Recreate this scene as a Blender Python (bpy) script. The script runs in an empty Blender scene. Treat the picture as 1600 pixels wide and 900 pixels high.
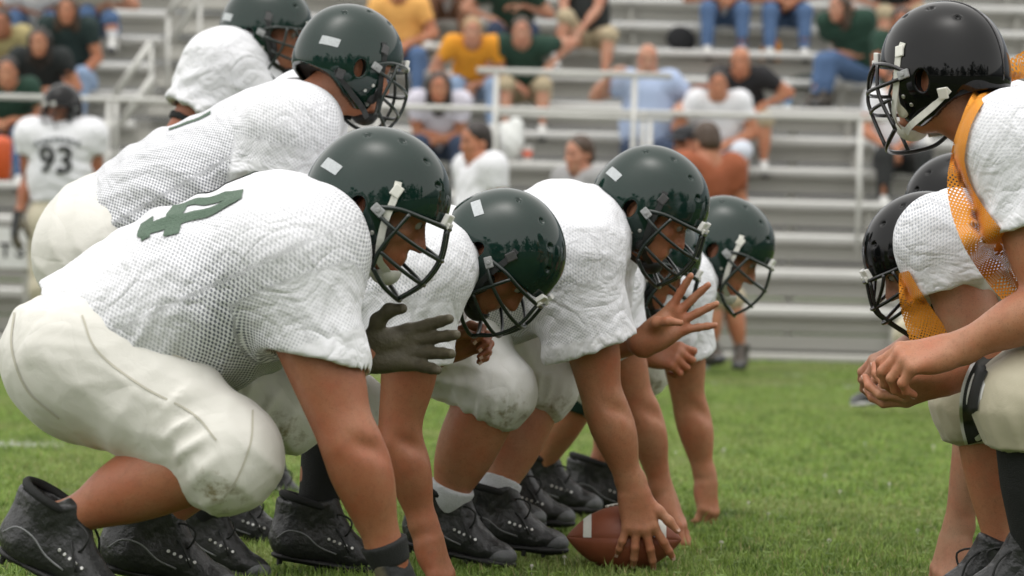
import bpy, bmesh, math, random
import numpy as np
from mathutils import Vector, Matrix, noise as mnoise
random.seed(7); np.random.seed(7)
scene = bpy.context.scene
C = scene.collection
R = math.radians

# ------------------------------------------------------------------ camera
FPX = 5366.0                       # focal length in pixels of the 1600 px wide photograph
CAMH = 0.77                        # kneeling photographer
PITCH = math.atan(53.0 / FPX)
ROLL = R(1.40)
cam_data = bpy.data.cameras.new("camera")
cam = bpy.data.objects.new("camera", cam_data); C.objects.link(cam)
cam_data.sensor_width = 36.0
cam_data.lens = 36.0 * FPX / 1600.0
cam_data.clip_end = 2000.0
cam_data.dof.use_dof = True
cam_data.dof.focus_distance = 7.45
cam_data.dof.aperture_fstop = 5.0
cam.location = (0, 0, CAMH)
CAM_M = Matrix.Rotation(R(90) - PITCH, 3, 'X') @ Matrix.Rotation(ROLL, 3, 'Z')
cam.rotation_euler = CAM_M.to_euler()
scene.camera = cam
_M = np.array(CAM_M)
def P(px, py, d):
    """world point seen at photo pixel (px, py) standing d metres in front of the camera"""
    v = _M @ np.array([(px - 800.0) / FPX, -(py - 450.0) / FPX, -1.0])
    return np.array([0, 0, CAMH]) + v * (d / v[1])

# ------------------------------------------------------------------ world, sun, exposure
world = bpy.data.worlds.new("World"); scene.world = world; world.use_nodes = True
wn = world.node_tree.nodes; wl = world.node_tree.links
for n in list(wn): wn.remove(n)
SUN_EL, SUN_AZ = R(74), R(205)     # azimuth measured like sky.sun_rotation
sky = wn.new("ShaderNodeTexSky"); sky.sky_type = 'NISHITA'; sky.sun_disc = False
sky.sun_elevation = SUN_EL; sky.sun_rotation = SUN_AZ
sky.air_density = 1.0; sky.dust_density = 4.0; sky.ozone_density = 1.0
hsv = wn.new("ShaderNodeHueSaturation"); hsv.inputs['Saturation'].default_value = 0.22   # thin overcast
bg = wn.new("ShaderNodeBackground"); bg.inputs['Strength'].default_value = 0.075
wo = wn.new("ShaderNodeOutputWorld")
wl.new(sky.outputs[0], hsv.inputs['Color']); wl.new(hsv.outputs[0], bg.inputs['Color']); wl.new(bg.outputs[0], wo.inputs[0])
sun_data = bpy.data.lights.new("sun", 'SUN'); sun_data.energy = 1.5; sun_data.angle = R(177); sun_data.color = (1.0, 0.955, 0.88)
sun = bpy.data.objects.new("sun", sun_data); C.objects.link(sun)
_sd = Vector((math.sin(SUN_AZ) * math.cos(SUN_EL), math.cos(SUN_AZ) * math.cos(SUN_EL), math.sin(SUN_EL)))
sun.rotation_euler = (-_sd).to_track_quat('-Z', 'Y').to_euler(); sun.location = (0, 0, 20)
scene.view_settings.view_transform = 'Standard'; scene.view_settings.look = 'None'
scene.view_settings.exposure = 1.0; scene.view_settings.gamma = 1.0
scene.render.engine = 'CYCLES'
scene.cycles.use_denoising = True
scene.cycles.max_bounces = 5; scene.cycles.diffuse_bounces = 3; scene.cycles.use_adaptive_sampling = True; scene.cycles.adaptive_threshold = .02; scene.cycles.transparent_max_bounces = 12

# ------------------------------------------------------------------ signed-distance modelling
def V(*a): return np.array(a, dtype=float)
def nrm(v):
    v = np.asarray(v, float); n = np.linalg.norm(v); return v / n if n > 1e-9 else v
def lerp(a, b, t): return a + (b - a) * t
def orth(v, ref):
    """component of v perpendicular to ref, unit"""
    ref = nrm(ref); return nrm(v - ref * np.dot(v, ref))
def smin(a, b, k):
    h = np.maximum(k - np.abs(a - b), 0) / k
    return np.minimum(a, b) - h * h * k * 0.25

class Shape:
    def __init__(s): s.ops = []
    def add(s, fn, lo, hi, k=0.02, mode='u', tag='b'):
        s.ops.append((fn, np.asarray(lo, float), np.asarray(hi, float), k, mode, tag)); return s
    def cone(s, a, b, ra, rb=None, k=0.02, flat=None, prof=None, cap0=False, cap1=False, hollow=0, tag='b', mode='u'):
        a = np.asarray(a, np.float32); b = np.asarray(b, np.float32)
        rb = ra if rb is None else rb
        ba = b - a; L2 = float(ba @ ba) + 1e-12; L = math.sqrt(L2); bu = ba / L
        fax = fac = None
        if flat is not None:
            fax = orth(np.asarray(flat[0], float), ba).astype(np.float32); fac = 1.0 / flat[1] - 1.0
        if prof is not None:
            pt = np.array([q[0] for q in prof], np.float32); pr = np.array([q[1] for q in prof], np.float32)
        def fn(p):
            q = p - a
            t = (q @ ba) / L2
            if fax is not None: q = q + np.outer(q @ fax, fax) * fac
            h = np.clip(t, 0, 1)
            r = np.interp(h, pt, pr).astype(np.float32) if prof is not None else ra + (rb - ra) * h
            w_ = q - h[:, None] * ba; dist = np.sqrt(np.einsum('ij,ij->i', w_, w_))
            d = dist - r
            if hollow:
                rad = np.linalg.norm(q - t[:, None] * ba, axis=1)
                inner = np.maximum(rad - (r - 0.013), (1 - hollow) * L - t * L)
                d = np.maximum(d, -inner)
            if cap0: d = np.maximum(d, -t * L)
            if cap1 is True: d = np.maximum(d, (t - 1) * L)
            elif cap1 is not False: d = np.maximum(d, (p - b) @ nrm(bu + np.asarray(cap1)).astype(np.float32))
            return d
        rm = max(ra, rb) if prof is None else max(pr)
        if flat is not None: rm *= max(1, flat[1])
        return s.add(fn, np.minimum(a, b) - rm - k, np.maximum(a, b) + rm + k, k, mode, tag)
    def ell(s, c, r, ax=None, k=0.02, mode='u', tag='b'):
        c = np.asarray(c, np.float32); r = np.asarray(r if np.ndim(r) else [r] * 3, np.float32)
        A = np.eye(3, dtype=np.float32) if ax is None else np.asarray(ax, np.float32)      # rows = local axes
        def fn(p):
            q = (p - c) @ A.T
            q = q / r; k0 = np.sqrt(np.einsum('ij,ij->i', q, q)); q = q / r; k1 = np.sqrt(np.einsum('ij,ij->i', q, q)) + 1e-9
            return k0 * (k0 - 1) / k1
        rm = r.max()
        return s.add(fn, c - rm - k, c + rm + k, k, mode, tag)
    def cut(s, c, n, lo=None, hi=None, tag='b'):
        """removes everything on the side n points to"""
        c = np.asarray(c, float); n = nrm(n)
        return s.add(lambda p: (p - c) @ n, V(-99, -99, -99) if lo is None else lo, V(99, 99, 99) if hi is None else hi, 0, 'i', tag)
    def disp(s, fn, lo=None, hi=None, tag='b'):
        if lo is None and getattr(fn, 'c', None) is not None: lo, hi = fn.c - fn.rad * 1.7, fn.c + fn.rad * 1.7
        return s.add(fn, V(-99, -99, -99) if lo is None else lo, V(99, 99, 99) if hi is None else hi, 0, 'd', tag)
    def bounds(s, tags=None):
        o = [q for q in s.ops if q[4] == 'u' and (tags is None or q[5] in tags)]
        return np.min([q[1] for q in o], 0), np.max([q[2] for q in o], 0)
    @staticmethod
    def comb(D, d, k, mode):
        if mode == 'u': return smin(D, d, k) if k > 0 else np.minimum(D, d)
        if mode == 's': return -smin(-D, d, k) if k > 0 else np.maximum(D, -d)
        if mode == 'i': return np.maximum(D, d)
        return D
    def ev(s, p, tags=None):
        D = np.full(len(p), 0.5)
        for fn, lo, hi, k, mode, tag in s.ops:
            if tags is not None and tag not in tags: continue
            D = D + fn(p) if mode == 'd' else s.comb(D, fn(p), k, mode)
        return D
    def grad(s, p, e=0.002, tags=None):
        g = np.stack([s.ev(p + V(*[e if i == j else 0 for j in range(3)]), tags) - s.ev(p - V(*[e if i == j else 0 for j in range(3)]), tags) for i in range(3)], 1)
        return g / (np.linalg.norm(g, axis=1)[:, None] + 1e-9)
    def project(s, p, it=4, tags=None, off=0.0):
        for _ in range(it):
            d = s.ev(p, tags) - off
            p = p - s.grad(p, tags=tags) * np.clip(d, -.03, .03)[:, None] * 0.9
        return p
    def mesh(s, h, lo=None, hi=None, tags=None):
        if lo is None: lo, hi = s.bounds(tags)
        lo = np.asarray(lo, float); hi = np.asarray(hi, float)
        n = np.ceil((hi - lo) / h).astype(int) + 2
        ops = [o for o in s.ops if tags is None or o[5] in tags]
        def run(pts, cen, half, ops):
            """pts (blocks, m, 3), cen block centres, half their half size"""
            D = np.full(pts.shape[:2], 0.5, np.float32); m_ = pts.shape[1]
            for fn, l, u, k, mode, tag in ops:
                if l[0] > -50:
                    q = half + .012
                    bi = np.nonzero((cen[:, 0] > l[0] - q) & (cen[:, 0] < u[0] + q) & (cen[:, 1] > l[1] - q) & (cen[:, 1] < u[1] + q) & (cen[:, 2] > l[2] - q) & (cen[:, 2] < u[2] + q))[0]
                else: bi = np.arange(len(cen))
                if not len(bi): continue
                sub = D[bi]
                if mode == 'd' or mode == 'i':
                    keep = (np.abs(sub) < .05).any(1) if mode == 'd' else (sub < .08).any(1)
                    bi = bi[keep]
                    if not len(bi): continue
                    sub = D[bi]
                v = fn(pts[bi].reshape(-1, 3)).reshape(sub.shape)
                D[bi] = sub + v if mode == 'd' else s.comb(sub, v, k, mode)
            return D
        B_ = 4                                               # coarse blocks first, then only those the surface may cross
        nb = (n + B_ - 1) // B_
        cx = [lo[i] + h * (B_ * np.arange(nb[i]) + (B_ - 1) / 2) for i in range(3)]
        X, Y, Z = np.meshgrid(*cx, indexing='ij')
        cen = np.stack([X.ravel(), Y.ravel(), Z.ravel()], 1)
        Dc = run(cen[:, None, :].astype(np.float32), cen, 0, [o for o in ops if o[4] != 'd'])[:, 0]
        act = np.nonzero(np.abs(Dc) < h * B_ * 1.1 * getattr(s, 'slack', 1.0) + .014)[0]
        o3 = np.stack(np.meshgrid(*[h * (np.arange(B_) - (B_ - 1) / 2)] * 3, indexing='ij'), -1).reshape(1, -1, 3)
        ca = cen[act]
        Da = run((ca[:, None, :] + o3).astype(np.float32), ca, h * B_ / 2, ops)
        full = np.repeat(Dc.astype(np.float32)[:, None], B_ ** 3, 1); full[act] = Da
        D = full.reshape(nb[0], nb[1], nb[2], B_, B_, B_).transpose(0, 3, 1, 4, 2, 5).reshape(nb[0] * B_, nb[1] * B_, nb[2] * B_)[:n[0], :n[1], :n[2]]
        D = np.ascontiguousarray(D)
        return surface_nets(D, lo, h)

def surface_nets(D, lo, h):
    S = D < 0
    n = D.shape
    cnt = np.zeros((n[0]-1, n[1]-1, n[2]-1), np.int8)
    for dx in (0, 1):
        for dy in (0, 1):
            for dz in (0, 1):
                cnt += S[dx:n[0]-1+dx, dy:n[1]-1+dy, dz:n[2]-1+dz]
    act = (cnt > 0) & (cnt < 8)
    I, J, K = np.nonzero(act)
    vid = np.full(act.shape, -1, np.int32); vid[I, J, K] = np.arange(len(I))
    corner = {}
    for dx in (0, 1):
        for dy in (0, 1):
            for dz in (0, 1):
                corner[(dx, dy, dz)] = D[I+dx, J+dy, K+dz].astype(float)
    acc = np.zeros((len(I), 3)); num = np.zeros(len(I))
    for c0 in corner:
        for a in range(3):
            if c0[a] == 1: continue
            c1 = list(c0); c1[a] = 1; c1 = tuple(c1)
            d0, d1 = corner[c0], corner[c1]
            m = (d0 < 0) != (d1 < 0)
            t = np.where(m, d0 / np.where(m, d0 - d1, 1), 0)
            pos = np.array(c0, float)[None, :].repeat(len(I), 0); pos[:, a] += t
            acc += pos * m[:, None]; num += m
    verts = lo + h * (np.stack([I, J, K], 1) + acc / np.maximum(num, 1)[:, None])
    quads = []
    for a in range(3):
        b, c = (a + 1) % 3, (a + 2) % 3
        sl0 = [slice(None)] * 3; sl1 = [slice(None)] * 3
        sl0[a] = slice(0, n[a]-1); sl1[a] = slice(1, n[a])
        s0 = S[tuple(sl0)]; s1 = S[tuple(sl1)]
        e = np.stack(np.nonzero(s0 != s1), 1)
        ok = (e[:, b] > 0) & (e[:, b] < n[b]-1) & (e[:, c] > 0) & (e[:, c] < n[c]-1)
        e = e[ok]
        if not len(e): continue
        q = []
        for ob, oc in ((-1, -1), (0, -1), (0, 0), (-1, 0)):
            f = e.copy(); f[:, b] += ob; f[:, c] += oc
            q.append(vid[f[:, 0], f[:, 1], f[:, 2]])
        q = np.stack(q, 1)
        flip = ~s0[e[:, 0], e[:, 1], e[:, 2]]
        q[flip] = q[flip][:, ::-1]
        quads.append(q)
    quads = np.concatenate(quads) if quads else np.zeros((0, 4), int)
    return verts, quads

def fold(dirv, freq, amp, warp=1.2, seed=0.0, c=None, rad=None, sharp=2.0):
    """cloth folds: ridges that cross dirv"""
    d = nrm(dirv); b = orth(V(.31, .77, .55), d); e = np.cross(d, b)
    d, b, e = d.astype(np.float32), b.astype(np.float32), e.astype(np.float32)
    if c is not None: c = np.asarray(c, np.float32)
    def fn(p):
        u, v, w = p @ d, p @ b, p @ e
        ph = freq * u + warp * (np.sin(9 * v + seed) + np.sin(7 * w + 2 * seed) + .6 * np.sin(17 * (v + w) + 3 * seed) + .5 * np.sin(13 * u + seed))
        r = np.clip(1.12 - np.sqrt(np.sin(ph) ** 2 + .035), 0, 1) ** sharp
        m = .45 + .55 * np.sin(5 * u + 4 * v + seed * 1.7) * np.sin(7 * w + 3 * u + seed)
        o = -amp * r * np.clip(m, 0, 1)
        if c is not None: o = o * np.exp(-np.sum((p - c) ** 2, 1) / (rad * rad))
        return o
    fn.c, fn.rad = c, rad
    return fn

# ------------------------------------------------------------------ mesh helpers
def np_mesh(name, verts, faces, smooth=True):
    me = bpy.data.meshes.new(name)
    verts = np.asarray(verts, dtype=np.float32); faces = np.asarray(faces)
    if faces.ndim == 2 and len(faces):
        nf, w = faces.shape
        me.vertices.add(len(verts)); me.vertices.foreach_set('co', verts.ravel())
        me.loops.add(nf * w); me.loops.foreach_set('vertex_index', faces.astype(np.int32).ravel())
        me.polygons.add(nf); me.polygons.foreach_set('loop_start', np.arange(0, nf * w, w, dtype=np.int32))
        me.update(calc_edges=True)
    else:
        me.from_pydata([tuple(v) for v in verts], [], [tuple(f) for f in faces])
    if smooth: me.polygons.foreach_set('use_smooth', [True] * len(me.polygons))
    me.update(); me.validate()
    return me
def obj(name, me, mat=None, parent=None, loc=(0, 0, 0), rot=None):
    o = bpy.data.objects.new(name, me); C.objects.link(o)
    if me is not None and mat is not None and not me.materials: me.materials.append(mat)
    o.location = loc
    if rot is not None: o.rotation_euler = rot
    if parent is not None: o.parent = parent
    return o
def tag(o, label=None, cat=None, group=None, kind=None):
    if label: o['label'] = label
    if cat: o['category'] = cat
    if group: o['group'] = group
    if kind: o['kind'] = kind
    return o
def thing(name, loc, label, cat, group=None, rz=0):
    o = bpy.data.objects.new(name, None); C.objects.link(o); o.location = loc; o.rotation_euler = (0, 0, rz)
    o.empty_display_size = .1
    return tag(o, label, cat, group)
class MB:
    """collects simple polygons into one mesh"""
    def __init__(s): s.v = []; s.f = []
    def poly(s, vs, fs):
        o = len(s.v); s.v += [tuple(map(float, q)) for q in vs]; s.f += [tuple(o + i for i in f) for f in fs]; return s
    def box(s, c, size, ax=None, bev=0.0):
        c = np.asarray(c, float); h = np.asarray(size, float) / 2
        A = np.eye(3) if ax is None else np.asarray(ax, float)
        if bev <= 0:
            vs = [c + (np.array([x, y, z]) * h) @ A for x in (-1, 1) for y in (-1, 1) for z in (-1, 1)]
            return s.poly(vs, [(0, 1, 3, 2), (4, 6, 7, 5), (0, 4, 5, 1), (2, 3, 7, 6), (0, 2, 6, 4), (1, 5, 7, 3)])
        bm = bmesh.new(); bmesh.ops.create_cube(bm, size=1.0)
        for q in bm.verts: q.co = Vector((q.co.x * h[0] * 2, q.co.y * h[1] * 2, q.co.z * h[2] * 2))
        bmesh.ops.bevel(bm, geom=bm.edges[:], offset=bev, segments=2, affect='EDGES', profile=.6)
        bm.verts.index_update()
        vs = [c + np.array(q.co) @ A for q in bm.verts]; fs = [tuple(q.index for q in f.verts) for f in bm.faces]
        bm.free(); return s.poly(vs, fs)
    def tube(s, pts, r, n=8, smooth=4, closed=False, cap=True, sq=None):
        pts = catmull(pts, smooth, closed) if smooth > 1 else np.asarray(pts, float)
        m = len(pts); rr = np.full(m, r) if np.ndim(r) == 0 else np.interp(np.linspace(0, 1, m), np.linspace(0, 1, len(r)), r)
        tang = np.array([nrm(pts[(i + 1) % m] - pts[i - 1]) if closed else nrm(pts[min(i + 1, m - 1)] - pts[max(i - 1, 0)]) for i in range(m)])
        up = orth(V(.13, .21, .97), tang[0]) if abs(tang[0][2]) < .9 else orth(V(1, .2, .1), tang[0])
        vs = []
        for i in range(m):
            up = orth(up, tang[i]); sd = np.cross(tang[i], up)
            for k in range(n):
                a = 2 * math.pi * k / n
                vs.append(pts[i] + rr[i] * (math.cos(a) * up * (sq or 1) + math.sin(a) * sd))
        fs = []
        for i in range(m if closed else m - 1):
            j = (i + 1) % m
            for k in range(n):
                fs.append((i * n + k, i * n + (k + 1) % n, j * n + (k + 1) % n, j * n + k))
        if cap and not closed:
            fs.append(tuple(range(n - 1, -1, -1))); fs.append(tuple((m - 1) * n + k for k in range(n)))
        return s.poly(vs, fs)
    def ribbon(s, pts, w, normals, th=0.003, smooth=4):
        """flat strap: width w, thickness th, lying with given normals (one per control point)"""
        ctrl = np.asarray(pts, float); P_ = catmull(ctrl, smooth); m = len(P_)
        N_ = np.asarray(normals, float)
        if N_.ndim == 1: N_ = np.tile(N_, (len(ctrl), 1))
        tt = np.linspace(0, len(ctrl) - 1, m)
        NN = np.stack([np.interp(tt, np.arange(len(ctrl)), N_[:, i]) for i in range(3)], 1)
        ws = np.full(m, w) if np.ndim(w) == 0 else np.interp(np.linspace(0, 1, m), np.linspace(0, 1, len(w)), w)
        vs = []
        for i in range(m):
            t = nrm(P_[min(i + 1, m - 1)] - P_[max(i - 1, 0)]); n_ = orth(NN[i], t); sd = np.cross(t, n_)
            for a, b in ((-1, -1), (1, -1), (1, 1), (-1, 1)):
                vs.append(P_[i] + sd * a * ws[i] / 2 + n_ * b * th / 2)
        fs = [(i * 4 + k, i * 4 + (k + 1) % 4, i * 4 + 4 + (k + 1) % 4, i * 4 + 4 + k) for i in range(m - 1) for k in range(4)]
        fs += [(3, 2, 1, 0), tuple((m - 1) * 4 + k for k in range(4))]
        return s.poly(vs, fs)
    def disc(s, c, n_, r, th=.003, seg=12):
        n_ = nrm(n_); a = orth(V(.3, .5, .8), n_); b = np.cross(n_, a)
        vs = []
        for lvl, rr in ((0, r), (th * .7, r), (th, r * .8)):
            for k in range(seg):
                t = 2 * math.pi * k / seg; vs.append(np.asarray(c) + n_ * lvl + rr * (math.cos(t) * a + math.sin(t) * b))
        fs = [(l * seg + k, l * seg + (k + 1) % seg, (l + 1) * seg + (k + 1) % seg, (l + 1) * seg + k) for l in range(2) for k in range(seg)]
        fs.append(tuple(2 * seg + k for k in range(seg)))
        return s.poly(vs, fs)
    def build(s, name, mat, parent=None, loc=(0, 0, 0), rot=None, smooth=False, off=None):
        v = np.array(s.v)
        if off is not None: v = v - off
        me = bpy.data.meshes.new(name); me.from_pydata([tuple(q) for q in v], [], s.f)
        if smooth: me.polygons.foreach_set('use_smooth', [True] * len(me.polygons))
        me.update()
        return obj(name, me, mat, parent, loc, rot)
def catmull(pts, n=4, closed=False):
    pts = np.asarray(pts, float); m = len(pts)
    if m < 3 and not closed:
        return np.array([lerp(pts[0], pts[-1], t) for t in np.linspace(0, 1, n + 1)])
    out = []
    for i in range(m if closed else m - 1):
        p0 = pts[(i - 1) % m] if closed or i > 0 else 2 * pts[0] - pts[1]
        p1 = pts[i]; p2 = pts[(i + 1) % m]
        p3 = pts[(i + 2) % m] if closed or i + 2 < m else 2 * pts[-1] - pts[-2]
        for t in np.linspace(0, 1, n, endpoint=False):
            out.append(.5 * ((2 * p1) + (p2 - p0) * t + (2 * p0 - 5 * p1 + 4 * p2 - p3) * t * t + (3 * p1 - p0 - 3 * p2 + p3) * t ** 3))
    if not closed: out.append(pts[-1])
    return np.array(out)

# ------------------------------------------------------------------ materials
MATS = {}
def mat_new(name):
    m = bpy.data.materials.new(name); m.use_nodes = True
    nt = m.node_tree; b = nt.nodes['Principled BSDF']
    return m, nt, b
def N(nt, t, **kw):
    n = nt.nodes.new(t)
    for k, v in kw.items():
        if k in n.inputs.keys(): n.inputs[k].default_value = v
        else: setattr(n, k, v)
    return n
def MATH(nt, op, a, b=None, clamp=False):
    n = nt.nodes.new('ShaderNodeMath'); n.operation = op; n.use_clamp = clamp
    for i, q in enumerate((a, b)):
        if q is None: continue
        if isinstance(q, (int, float)): n.inputs[i].default_value = q
        else: nt.links.new(q, n.inputs[i])
    return n.outputs[0]
def MIXC(nt, fac, a, b):
    n = nt.nodes.new('ShaderNodeMix'); n.data_type = 'RGBA'
    for s_, q in ((n.inputs[0], fac), (n.inputs[6], a), (n.inputs[7], b)):
        if isinstance(q, (int, float)): s_.default_value = q
        elif isinstance(q, tuple): s_.default_value = (*q, 1) if len(q) == 3 else q
        else: nt.links.new(q, s_)
    return n.outputs[2]
def simple(name, col, rough=.6, var=.12, scale=30, bump=.0, bscale=80, coat=0, metal=0, sss=0, spec=.5, sheen=0):
    """plain procedural material: noise-varied colour and fine relief"""
    if name in MATS: return MATS[name]
    m, nt, b = mat_new(name)
    tc = N(nt, 'ShaderNodeTexCoord'); ns = N(nt, 'ShaderNodeTexNoise', Scale=scale, Detail=5.0)
    nt.links.new(tc.outputs['Object'], ns.inputs['Vector'])
    dark = tuple(c * (1 - var) for c in col); lite = tuple(min(1, c * (1 + var)) for c in col)
    nt.links.new(MIXC(nt, ns.outputs[0], dark, lite), b.inputs['Base Color'])
    b.inputs['Roughness'].default_value = rough; b.inputs['Metallic'].default_value = metal
    b.inputs['Coat Weight'].default_value = coat; b.inputs['Coat Roughness'].default_value = .04
    b.inputs['Specular IOR Level'].default_value = spec
    if sheen: b.inputs['Sheen Weight'].default_value = sheen
    if sss:
        b.inputs['Subsurface Weight'].default_value = sss; b.inputs['Subsurface Radius'].default_value = (.012, .004, .002)
        b.inputs['Subsurface Scale'].default_value = 1.0
    if bump:
        n2 = N(nt, 'ShaderNodeTexNoise', Scale=bscale, Detail=6.0); nt.links.new(tc.outputs['Object'], n2.inputs['Vector'])
        bp = N(nt, 'ShaderNodeBump', Strength=bump, Distance=.01); nt.links.new(n2.outputs[0], bp.inputs['Height'])
        nt.links.new(bp.outputs[0], b.inputs['Normal'])
    MATS[name] = m; return m
def skin_mat(name, col):
    if name in MATS: return MATS[name]
    m, nt, b = mat_new(name)
    tc = N(nt, 'ShaderNodeTexCoord')
    def tex(t, **kw):
        n = N(nt, t, **kw); nt.links.new(tc.outputs['Object'], n.inputs['Vector']); return n.outputs[0]
    big = tex('ShaderNodeTexNoise', Scale=11.0, Detail=5.0, Roughness=.6)
    mid = tex('ShaderNodeTexNoise', Scale=55.0, Detail=6.0, Roughness=.7)
    fine = tex('ShaderNodeTexNoise', Scale=330.0, Detail=2.0)
    redc = (col[0] * 1.04, col[1] * .72, col[2] * .66); pale = (min(1, col[0] * 1.10), col[1] * 1.14, col[2] * 1.16)
    c = MIXC(nt, MATH(nt, 'MULTIPLY', MATH(nt, 'SUBTRACT', big, .35), 2.6, True), pale, redc)
    c = MIXC(nt, MATH(nt, 'MULTIPLY', MATH(nt, 'SUBTRACT', mid, .50), 2.2, True), c, tuple(q * .70 for q in col))
    c = MIXC(nt, MATH(nt, 'MULTIPLY', MATH(nt, 'SUBTRACT', fine, .56), 3.0, True), c, tuple(q * .55 for q in col))
    nt.links.new(c, b.inputs['Base Color'])
    nt.links.new(MATH(nt, 'ADD', MATH(nt, 'MULTIPLY', mid, .3), .33), b.inputs['Roughness']); b.inputs['Specular IOR Level'].default_value = .45
    b.inputs['Subsurface Weight'].default_value = .08; b.inputs['Subsurface Radius'].default_value = (.009, .003, .0015); b.inputs['Subsurface Scale'].default_value = 1.0
    hgt = MATH(nt, 'ADD', MATH(nt, 'MULTIPLY', mid, .8), MATH(nt, 'MULTIPLY', fine, .25))
    bp = N(nt, 'ShaderNodeBump', Strength=.30, Distance=.004); nt.links.new(hgt, bp.inputs['Height'])
    nt.links.new(bp.outputs[0], b.inputs['Normal'])
    MATS[name] = m; return m
def knit_mat(name, col=(.79, .80, .83), hole=(.32, .35, .40), pitch=.0078, thr=.05, rough=.75):
    """athletic mesh: the point attribute fuv carries cloth coordinates in metres, z how open the knit is"""
    if name in MATS: return MATS[name]
    m, nt, b = mat_new(name)
    at = N(nt, 'ShaderNodeAttribute', attribute_name='fuv'); sp = N(nt, 'ShaderNodeSeparateXYZ'); nt.links.new(at.outputs['Vector'], sp.inputs[0])
    tc = N(nt, 'ShaderNodeTexCoord')
    w = N(nt, 'ShaderNodeTexNoise', Scale=18.0, Detail=2.0); nt.links.new(tc.outputs['Object'], w.inputs['Vector'])
    wob = MATH(nt, 'MULTIPLY', MATH(nt, 'SUBTRACT', w.outputs[0], .5), .006)
    f = 2 * math.pi / pitch
    su = MATH(nt, 'SINE', MATH(nt, 'MULTIPLY', MATH(nt, 'ADD', sp.outputs[0], wob), f))
    sv = MATH(nt, 'SINE', MATH(nt, 'MULTIPLY', MATH(nt, 'ADD', sp.outputs[1], wob), f))
    pr = MATH(nt, 'MULTIPLY', su, sv)
    hl = MATH(nt, 'MULTIPLY', MATH(nt, 'SUBTRACT', pr, thr), 3.0, True)
    holes = MATH(nt, 'MULTIPLY', hl, sp.outputs[2], True)
    n1 = N(nt, 'ShaderNodeTexNoise', Scale=5.0, Detail=4.0); nt.links.new(tc.outputs['Object'], n1.inputs['Vector'])
    base = MIXC(nt, n1.outputs[0], tuple(c * .94 for c in col), tuple(min(1, c * 1.04) for c in col))
    # a few rubbed-in marks
    n4 = N(nt, 'ShaderNodeTexNoise', Scale=16.0, Detail=6.0, Roughness=.7); nt.links.new(tc.outputs['Object'], n4.inputs['Vector'])
    mk = MATH(nt, 'MULTIPLY', MATH(nt, 'SUBTRACT', n4.outputs[0], .69), 5.0, True)
    base = MIXC(nt, mk, base, (.42, .42, .38))
    nt.links.new(MIXC(nt, holes, base, hole), b.inputs['Base Color'])
    b.inputs['Roughness'].default_value = rough; b.inputs['Sheen Weight'].default_value = .15
    n2 = N(nt, 'ShaderNodeTexNoise', Scale=26.0, Detail=3.0, Distortion=1.2); nt.links.new(tc.outputs['Object'], n2.inputs['Vector'])
    n6 = N(nt, 'ShaderNodeTexNoise', Scale=6.5, Detail=2.5, Distortion=1.6); nt.links.new(tc.outputs['Object'], n6.inputs['Vector'])
    n7 = N(nt, 'ShaderNodeTexNoise', Scale=15.0, Detail=2.0, Distortion=1.2); nt.links.new(tc.outputs['Object'], n7.inputs['Vector'])
    cr = MATH(nt, 'ADD', MATH(nt, 'MULTIPLY', MATH(nt, 'ABSOLUTE', MATH(nt, 'SUBTRACT', n6.outputs[0], .5)), 6.5), MATH(nt, 'MULTIPLY', MATH(nt, 'ABSOLUTE', MATH(nt, 'SUBTRACT', n7.outputs[0], .5)), 2.4))
    hgt = MATH(nt, 'SUBTRACT', MATH(nt, 'ADD', MATH(nt, 'MULTIPLY', n2.outputs[0], .7), cr), MATH(nt, 'MULTIPLY', holes, .16))
    bp = N(nt, 'ShaderNodeBump', Strength=.55, Distance=.006); nt.links.new(hgt, bp.inputs['Height']); nt.links.new(bp.outputs[0], b.inputs['Normal'])
    MATS[name] = m; return m
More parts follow.
